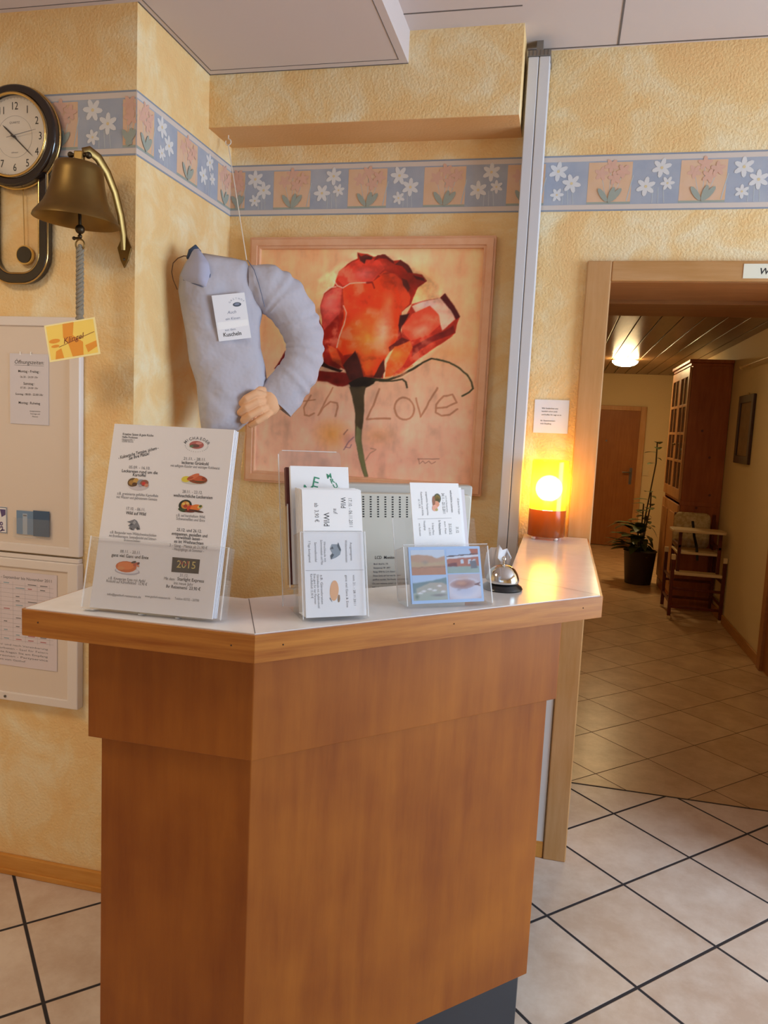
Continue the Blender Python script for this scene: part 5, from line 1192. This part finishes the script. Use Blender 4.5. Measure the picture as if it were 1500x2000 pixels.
# ------------------------------------------------------------------ glowing lamp on the counter end
lp = thing('table_lamp', 'glowing orange and yellow cylindrical glass lamp at the counter end by the doorway', 'lamp', (-0.030, 2.555, CT))
def lampglass(name, col, tr, t_col):
    m = bpy.data.materials.new(name); m.use_nodes = True; nt = m.node_tree; L = nt.links.new
    for x in list(nt.nodes): nt.nodes.remove(x)
    o = nt.nodes.new('ShaderNodeOutputMaterial'); a = nt.nodes.new('ShaderNodeBsdfTranslucent'); a.inputs[0].default_value = (*col, 1)
    t = nt.nodes.new('ShaderNodeBsdfTransparent'); t.inputs[0].default_value = (*t_col, 1)
    d = nt.nodes.new('ShaderNodeBsdfDiffuse'); d.inputs[0].default_value = (*col, 1)
    g = nt.nodes.new('ShaderNodeBsdfGlossy'); g.inputs['Roughness'].default_value = 0.12
    m1 = nt.nodes.new('ShaderNodeMixShader'); m1.inputs[0].default_value = 0.45; L(a.outputs[0], m1.inputs[1]); L(d.outputs[0], m1.inputs[2])
    m2 = nt.nodes.new('ShaderNodeMixShader'); m2.inputs[0].default_value = tr; L(m1.outputs[0], m2.inputs[1]); L(t.outputs[0], m2.inputs[2])
    f = nt.nodes.new('ShaderNodeFresnel'); ge = nt.nodes.new('ShaderNodeNewGeometry')
    io = nt.nodes.new('ShaderNodeMapRange'); io.inputs[3].default_value = 1.4; io.inputs[4].default_value = 1 / 1.4
    L(ge.outputs['Backfacing'], io.inputs[0]); L(io.outputs[0], f.inputs[0])
    m3 = nt.nodes.new('ShaderNodeMixShader'); L(f.outputs[0], m3.inputs[0]); L(m2.outputs[0], m3.inputs[1]); L(g.outputs[0], m3.inputs[2]); L(m3.outputs[0], o.inputs[0])
    return m
LG = lampglass('lamp_glass_orange', (0.40, 0.25, 0.02), 0.22, (1.0, 0.80, 0.30)); LB = lampglass('lamp_glass_red', (0.22, 0.085, 0.020), 0.02, (0.8, 0.2, 0.03))
T_ = Matrix.Translation((-0.030, 2.555, CT))
MB(T_).use(LG).lathe([(0.0575, 0.098), (0.0595, 0.098), (0.0595, 0.252), (0.0580, 0.257), (0.0545, 0.259), (0.0, 0.259), (0.0, 0.2565), (0.0540, 0.2565), (0.0575, 0.252), (0.0575, 0.098)], 48).build('shade', lp, smooth=40)
MB(T_).use(LB).lathe([(0.0, 0.010), (0.0595, 0.010), (0.0600, 0.012), (0.0600, 0.097), (0.0570, 0.097), (0.0570, 0.014), (0.0, 0.014)], 48).build('lamp_base', lp, smooth=40)
CLIP = mat('clip_pale', 'F0D8CC', 0.4)
for a in (-2.4, -0.9, 0.6, 2.2): MB(T_).use(CLIP).ball((0.052 * math.cos(a), 0.052 * math.sin(a), 0.005), (0.008, 0.008, 0.005), n=8).build('foot', lp, smooth=60)
BULB = mat('bulb_glow', 'FFF0D8', 0.5, emit=((1.0, 0.84, 0.58), 420.0))
MB(T_).use(BULB).ball((0, 0, 0.165), 0.043, n=14).build('bulb', lp, smooth=80)
MB(T_).use(WHITE).lathe([(0.0, 0.0145), (0.016, 0.0145), (0.016, 0.125), (0, 0.125)], 16).build('socket', lp, smooth=40)

# ------------------------------------------------------------------ notice on the wall by the doorway
q = MB().use(PAPER).box((0, 0, 0), (0.113, 0.111, 0.001))
for t_, u, v, s_ in (('Wir bedanken uns', .024, .080, .0072), ('herzlich schon jetzt', .024, .070, .0066), ('und hoffen Ihr sagt es so', .024, .059, .0066), ('Ihr Gastwirtsteam', .022, .039, .0066), ('vom Empfang', .022, .029, .0066)): q.use(INK).text(t_, u, v, s_, WS, align='LEFT', bold=.01)
tag(q.build('notice_sheet', M=frame_M(-0.097, D - 0.0012, 1.499, 0, 0) @ Matrix.Rotation(.01, 4, 'Z')), 'small white notice on the wall above the glowing lamp', 'notice')

# ------------------------------------------------------------------ folded accordion partition
PVC = mat('partition_white', 'D2D2D8', 0.4); PVCD = mat('partition_joint', '5A5552', 0.7)
pt = thing('folding_partition', 'white folded accordion partition standing floor to ceiling beside the picture', 'partition', (-0.154, 2.6, 0))
z1 = 2.690
for j, x0 in enumerate((-0.187, -0.1525)):
    for i in range(4):
        MB().use(PVC).box((x0 + 0.001 * (i % 2), 2.553 + 0.023 * i, 0.012), (x0 + 0.0325 - 0.001 * (i % 2), 2.553 + 0.023 * i + 0.018, z1 - 0.03)).build('leaf', pt, bevel=0.0025)
q = MB().use(PVCD)
for i in range(3): q.box((-0.184, 2.571 + 0.023 * i, 0.015), (-0.124, 2.576 + 0.023 * i, z1 - 0.032))
q.box((-0.1545, 2.557, 0.015), (-0.1525, 2.64, z1 - 0.03)); q.build('fold_joint', pt)
q = MB().use(mat('rail_grey', '8C8680', 0.4, 0.6)).box((-0.19, 2.548, z1 - 0.03), (-0.118, 2.648, z1 - 0.014))
for k in range(6): q.use(PVCD).box((-0.186 + 0.0115 * k, 2.546, z1 - 0.0295), (-0.1835 + 0.0115 * k, 2.549, z1 - 0.0145))
q.use(MATS['rail_grey']).box((-0.165, 2.58, z1 - 0.014), (-0.145, 2.62, H1)); q.build('top_rail', pt)

# ------------------------------------------------------------------ sign on the door casing
q = MB().use(mat('sign_ivory', 'E6E4D2', 0.4)).box((0, 0, 0), (0.18, 0.044, 0.0015)); q.use(INK).text('WC', 0.045, 0.0125, 0.027, 0.0018, align='LEFT', bold=.014, shear=.2)
tag(q.build('door_sign', M=frame_M(0.511, D - 0.0182, 2.006, 0, 0)), 'small ivory sign with black letters on the doorway top casing', 'sign')

# ------------------------------------------------------------------ papers standing behind the counter
q = MB().use(PAPER)
V = []; F = []
rd = random.Random(5)
for j in range(7):
    for i in range(7): V.append((-0.125 + i * 0.011 + rd.uniform(-.004, .004), 2.02 + 0.012 * math.sin(i * 1.7 + j) + rd.uniform(-.006, .006) + j * .006, 0.932 + j * 0.043 * (1 - .12 * abs(i - 3) / 3) + (rd.uniform(-.008, .008) if j else 0)))
for j in range(6):
    for i in range(6): a = j * 7 + i; F.append((a, a + 1, a + 8, a + 7))
# (kept clear of the counter's inner edge)
q.add([(x - 0.055, y + 0.05, z) for x, y, z in V], F)
o = q.build('crumpled_paper', smooth=20); so = o.modifiers.new('thick', 'SOLIDIFY'); so.thickness = 0.0012
tag(o, 'crumpled white paper sticking up behind the counter next to the service bell', 'paper')
q = MB().use(PAPERG).box((0, 0, 0), (0.085, 0.295, 0.003), Matrix.Rotation(0.22, 4, 'Z'))
tag(q.build('folded_card', M=frame_M(-0.235, 1.985, 0.931, 0.5, 0.1)), 'pale folded card leaning behind the counter to the left of the crumpled paper', 'card')

# ------------------------------------------------------------------ corridor things
DOME = mat('dome_glow', 'FFF4DC', 0.4, emit=((1.0, 0.72, 0.36), 95.0)); DOME2 = mat('dome_glow_dim', 'FFF4DC', 0.4, emit=((1.0, 0.70, 0.32), 30.0))
hl = MB().use(WHITE).box((-2.05, 0.25, H2 - 0.03), (-1.45, 0.85, H2)).build('added_panel_lamp')  # fixture added out of view to go with the clock wall fill
tag(hl, 'added square white panel fixture, out of view, for the hall fill light', 'lamp')
def ceiling_lamp(x, y, label, DOME=DOME):
    t = thing('ceiling_lamp', label, 'lamp', (x, y, HC))
    T_ = Matrix.Translation((x, y, HC))
    MB(T_).use(WHITE).lathe([(0, 0), (0.10, 0), (0.10, -0.018), (0, -0.018)], 32).build('base', t, smooth=40)
    MB(T_).use(DOME).lathe([(0.125, -0.018), (0.135, -0.026), (0.130, -0.044), (0.105, -0.066), (0.06, -0.080), (0, -0.085)], 40).build('dome', t, smooth=70)
    MB(T_).use(BRASS).tube([(0.137 * math.cos(k * PI / 20), 0.137 * math.sin(k * PI / 20), -0.022) for k in range(41)], 0.004, 6, cap=False).build('rim', t, smooth=60)
ceiling_lamp(0.60, 8.72, 'far round glowing dome lamp on the dark planked corridor ceiling')
ceiling_lamp(0.60, 4.90, 'added unseen dome lamp on the corridor ceiling, just inside the deep doorway', DOME2)  # second dome added out of view to brighten the corridor

PINE = wood('pine_orange', '8E4A22', 'AC6232', (9, 9, 1.0), 1.0, 0.4, 0.3); PINED = mat('pine_knot', '5E2A14', 0.5)
PINEL = wood('pine_door', 'B07A48', 'C49060', (9, 9, 1.0), 1.0, 0.4, 0.3); CGL = clear('cabinet_glass', (0.55, 0.5, 0.45), 0.05, 0.1, (0.25, 0.2, 0.15))
x0, x1, y0, y1 = 1.062, 1.396, 7.20, 8.25
cb = thing('display_cupboard', 'tall orange pine cupboard with glazed doors against the right corridor wall', 'cupboard', (1.23, 7.7, 0))
q = MB().use(PINE).box((x0 + 0.004, y0, 0.08), (x1, y0 + 0.022, 2.14)).box((x0 + 0.004, y1 - 0.022, 0.08), (x1, y1, 2.14)).box((x1 - 0.012, y0 + 0.022, 0.08), (x1, y1 - 0.022, 2.14)).box((x0 + 0.004, y0 + 0.022, 2.12), (x1 - 0.012, y1 - 0.022, 2.14)).box((x0 + 0.004, y0 + 0.022, 0.08), (x1 - 0.012, y1 - 0.022, 0.10)).box((x0 + 0.004, y0 + 0.022, 0.93), (x1 - 0.012, y1 - 0.022, 0.96))
q.use(PINED)
for z_, x_ in ((1.02, 1.30), (0.90, 1.20), (1.58, 1.19), (1.35, 1.27)):
    q.add([(x_ + 0.014 * math.cos(k * .6) * .8, y0 - 0.0006, z_ + 0.012 * math.sin(k * .6)) for k in range(10)], [list(range(10))])
q.build('body', cb)
for z_ in (1.32, 1.70): MB().use(PINE).box((x0 + 0.03, y0 + 0.022, z_), (x1 - 0.012, y1 - 0.022, z_ + 0.018)).build('shelf', cb)
q = MB().use(PINE).box((x0 - 0.028, y0 - 0.026, 2.165), (x1, y1 + 0.026, 2.195)).box((x0 - 0.012, y0 - 0.012, 2.14), (x1, y1 + 0.012, 2.165)); q.build('cornice', cb, bevel=0.005)
MB().use(PINE).box((x0 - 0.006, y0 - 0.006, 0.0), (x1, y1 + 0.006, 0.08)).build('plinth', cb, bevel=0.003)
MB().use(PINE).box((x0 - 0.006, y0 - 0.006, 0.915), (x1 - 0.02, y0, 0.955)).build('waist_moulding', cb, bevel=0.003)
ym = (y0 + y1) / 2
for a, b in ((y0 + 0.004, ym - 0.002), (ym + 0.002, y1 - 0.004)):
    dq = MB().use(PINEL)
    dq.box((x0 - 0.018, a, 0.96), (x0 + 0.003, a + 0.06, 2.13)).box((x0 - 0.018, b - 0.06, 0.96), (x0 + 0.003, b, 2.13)).box((x0 - 0.018, a + 0.06, 2.05), (x0 + 0.003, b - 0.06, 2.13)).box((x0 - 0.018, a + 0.06, 0.96), (x0 + 0.003, b - 0.06, 1.05))
    mid = (a + b) / 2
    dq.box((x0 - 0.016, mid - 0.012, 1.05), (x0 + 0.002, mid + 0.012, 2.05))
    for z_ in (1.30, 1.55, 1.80): dq.box((x0 - 0.016, a + 0.06, z_ - 0.012), (x0 + 0.002, b - 0.06, z_ + 0.012))
    d_ = dq.build('glazed_door', cb, bevel=0.002)
    MB().use(CGL).box((x0 - 0.008, a + 0.06, 1.05), (x0 - 0.005, b - 0.06, 2.05)).build('glass', d_)
    MB().use(BRASS).ball((x0 - 0.026, b - 0.03 if a < ym - .1 else a + 0.03, 1.45), 0.010, n=8).build('knob', d_, smooth=60)
    dq = MB().use(PINEL).box((x0 - 0.018, a, 0.10), (x0 + 0.003, b, 0.915)); dq.box((x0 - 0.026, a + 0.08, 0.18), (x0 - 0.018, b - 0.08, 0.83)); dq.build('panel_door', cb, bevel=0.006)

# high chair
RED_ = wood('stained_redwood', '4A1E14', '6A2C1C', (14, 14, 2), 1.0, 0.35); CREAM = mat('cream_lacquer', 'D8BE92', 0.45); CUSH = mat('cushion_print', 'CDB98C', 0.8, var=('B39A6A', 40, 0.12)); STRAP = mat('strap_black', '1E1A1C', 0.7)
hc = thing('high_chair', 'dark red wooden high chair with cream tray and cushion in front of the pine cupboard', 'high chair', (1.175, 6.9, 0))
fy, by = 6.69, 7.13; lx, rx = 0.975, 1.378
for x_, y_ in ((lx, fy), (rx, fy), (lx, by), (rx, by)):
    lg = MB().use(RED_).box((x_ - 0.014, y_ - 0.014, 0.02), (x_ + 0.014, y_ + 0.014, 0.50)).build('leg', hc, bevel=0.004)
    MB().use(CREAM).box((x_ - 0.017, y_ - 0.017, 0.50), (x_ + 0.017, y_ + 0.017, 0.545)).build('leg_cap', lg, bevel=0.005)
    MB().use(CREAM).box((x_ - 0.016, y_ - 0.016, 0.0), (x_ + 0.016, y_ + 0.016, 0.025)).build('foot_cap', lg, bevel=0.004)
MB().use(CREAM).box((lx + 0.014, fy - 0.012, 0.375), (rx - 0.014, fy + 0.10, 0.40)).build('foot_board', hc, bevel=0.003)
for z_ in (0.245, 0.09): MB().use(RED_).box((lx + 0.014, fy - 0.008, z_), (rx - 0.014, fy + 0.008, z_ + 0.022)).build('rung', hc, bevel=0.003)
for z_ in (0.245, 0.09): MB().use(RED_).box((lx + 0.014, by - 0.008, z_), (rx - 0.014, by + 0.008, z_ + 0.022)).build('rung', hc, bevel=0.003)
for x_ in (lx, rx):
    for z_ in (0.32, 0.13): MB().use(RED_).box((x_ - 0.008, fy + 0.014, z_), (x_ + 0.008, by - 0.014, z_ + 0.022)).build('side_rung', hc, bevel=0.003)
for x_ in (lx + 0.045, rx - 0.045):
    MB().use(RED_).box((x_ - 0.013, fy + 0.03, 0.40), (x_ + 0.013, fy + 0.06, 0.735)).build('tray_post', hc, bevel=0.003)
    MB().use(RED_).box((x_ - 0.013, by - 0.06, 0.34), (x_ + 0.013, by - 0.03, 0.86)).build('back_post', hc, bevel=0.003)
    MB().use(RED_).box((x_ - 0.012, fy + 0.03, 0.60), (x_ + 0.012, by - 0.03, 0.625)).build('arm_rail', hc, bevel=0.003)
MB().use(CREAM).box((lx + 0.03, fy + 0.05, 0.545), (rx - 0.05, by - 0.05, 0.565)).build('seat', hc, bevel=0.004)
q = MB().use(CREAM).prism(rrect(lx - 0.03, fy - 0.02, rx - 0.005, fy + 0.20, 0.04), 0.735, 0.755); q.build('tray', hc, bevel=0.004)
q = MB(frame_M(1.155, by - 0.075, 0.56, 0, 0.05)).use(CUSH); inflate(q, rrect(-0.15, 0, 0.15, 0.31, 0.05), 0.028, 0.05, step=0.02); q.build('back_cushion', hc, smooth=70)
q = MB().use(STRAP).tube([(1.15, by - 0.12, 0.80), (1.16, by - 0.2, 0.68), (1.165, fy + 0.1, 0.60), (1.17, fy + 0.05, 0.50)], 0.012, 6, squash=0.3); q.build('strap', hc)

# potted plant beside the cupboard
LEAF = mat('leaf_dark', '3E4A26', 0.4, var=('5A6634', 12, 0.25)); POT = mat('pot_dark', '33241C', 0.5); STEMM = mat('stem_brown', '4A3A22', 0.7)
pp = thing('potted_plant', 'dark leafy pot plant on the corridor floor beside the pine cupboard', 'plant', (0.865, 8.2, 0))
T_ = Matrix.Translation((0.865, 8.2, 0))
MB(T_).use(POT).lathe([(0, 0), (0.13, 0), (0.16, 0.33), (0.17, 0.34), (0.155, 0.35), (0.145, 0.30), (0, 0.30)], 28).build('pot', pp, smooth=40)
def leaf(q, p, d, L_, wd_, droop):
    d = Vector(d).normalized(); s_ = d.cross(Vector((0, 0, 1))).normalized(); n = 7; vs = []; fs = []
    for i in range(n):
        t = i / (n - 1); c_ = Vector(p) + d * L_ * t + Vector((0, 0, -droop * t * t)); w_ = wd_ * math.sin(PI * min(1, t * .92 + .06)) ** .8
        vs += [c_ - s_ * w_ + Vector((0, 0, .12 * w_)), c_, c_ + s_ * w_ + Vector((0, 0, .12 * w_))]
    for i in range(n - 1): a = i * 3; fs += [(a, a + 1, a + 4, a + 3), (a + 1, a + 2, a + 5, a + 4)]
    q.add(vs, fs)
rd = random.Random(9); qs = MB(T_).use(STEMM); ql = MB(T_).use(LEAF)
for k in range(46):
    a = rd.uniform(0, 2 * PI); z_ = rd.uniform(0.32, 0.60); 
    leaf(ql, (0.04 * math.cos(a), 0.04 * math.sin(a), z_), (math.cos(a), math.sin(a), rd.uniform(.1, .9)), rd.uniform(.20, .36) * (0.38 if math.cos(a) > 0.1 else 1.0), rd.uniform(.055, .080) * (0.5 if math.cos(a) > 0.1 else 1.0), rd.uniform(.05, .20))
for k, (sx_, sy_, top) in enumerate(((0.07, -0.05, 0.95), (0.00, 0.05, 0.82), (0.05, 0.02, 0.70), (-0.05, -0.03, 0.62), (0.10, 0.0, 1.46))):
    pts = [Vector((0, 0, 0.28)), Vector((sx_ * .25, sy_, top * .5)), Vector((sx_ * .8, sy_, top * .85)), Vector((sx_ * .75, sy_, top))]
    qs.tube(pts, 0.007, 6)
    for j in range(7 if k < 4 else 5):
        t = .5 + .5 * j / 6; p = pts[1].lerp(pts[3], t) if k < 4 else pts[2].lerp(pts[3], j / 4); a = j * 2.4 + k
        leaf(ql, p, (math.cos(a), math.sin(a), .15), rd.uniform(.12, .19) * (0.35 if math.cos(a) > 0.1 else 1.0), rd.uniform(.035, .055), .03)
qs.build('stems', pp, smooth=60); lo = ql.build('foliage', pp, smooth=60)

# framed picture, brass rod, switch
cp = thing('small_picture', 'small dark-framed picture on the right corridor wall past the side door', 'picture', (XR, 6.53, 1.33))
PF = mat('frame_dark_brown', '3A1C10', 0.4); PIN = mat('picture_sepia', '8E6A40', 0.6, var=('6E4A28', 9, 0.25))
fm = frame_M(XR - 0.001, 6.775, 1.330, -PI / 2, 0.0)   # u runs towards the camera, w into the corridor
q = MB(fm).use(PF).ring([(0, 0), (0.49, 0), (0.49, 0.537), (0, 0.537)], [(0.06, 0.06), (0.43, 0.06), (0.43, 0.477), (0.06, 0.477)], 0, 0.022); q.build('frame', cp, bevel=0.004)
MB(fm).use(PIN).box((0.058, 0.058, 0.002), (0.432, 0.479, 0.010)).build('print', cp)
MB(fm).use(BRASS).tube([(0.245, 0.537, 0.004), (0.245, 0.556, 0.004)], 0.006, 8).build('hanger', cp)
q = MB().use(mat('rod_pale_brass', 'D8BC84', 0.35)).tube([(XR - 0.05, 6.655, 2.09), (XR - 0.05, 5.55, 2.09)], 0.008, 10); q.ball((XR - 0.05, 6.665, 2.09), 0.017, n=8); q.tube([(XR - 0.001, 6.60, 2.09), (XR - 0.05, 6.60, 2.09)], 0.006, 8); q.tube([(XR - 0.001, 5.60, 2.09), (XR - 0.05, 5.60, 2.09)], 0.006, 8)
tag(q.build('wall_rod', smooth=60), 'thin brass rod with a round end knob high on the right corridor wall', 'rod')
q = MB(frame_M(1.16, YE - 0.0005, 0.985, 0, 0)).use(mat('switch_ivory', 'D8C8A0', 0.4)).box((-0.075, 0, 0), (0.005, 0.075, 0.010)).box((-0.062, 0.014, 0.010), (-0.008, 0.061, 0.014))
tag(q.build('light_switch', bevel=0.002), 'ivory light switch on the corridor end wall right of the door', 'switch')
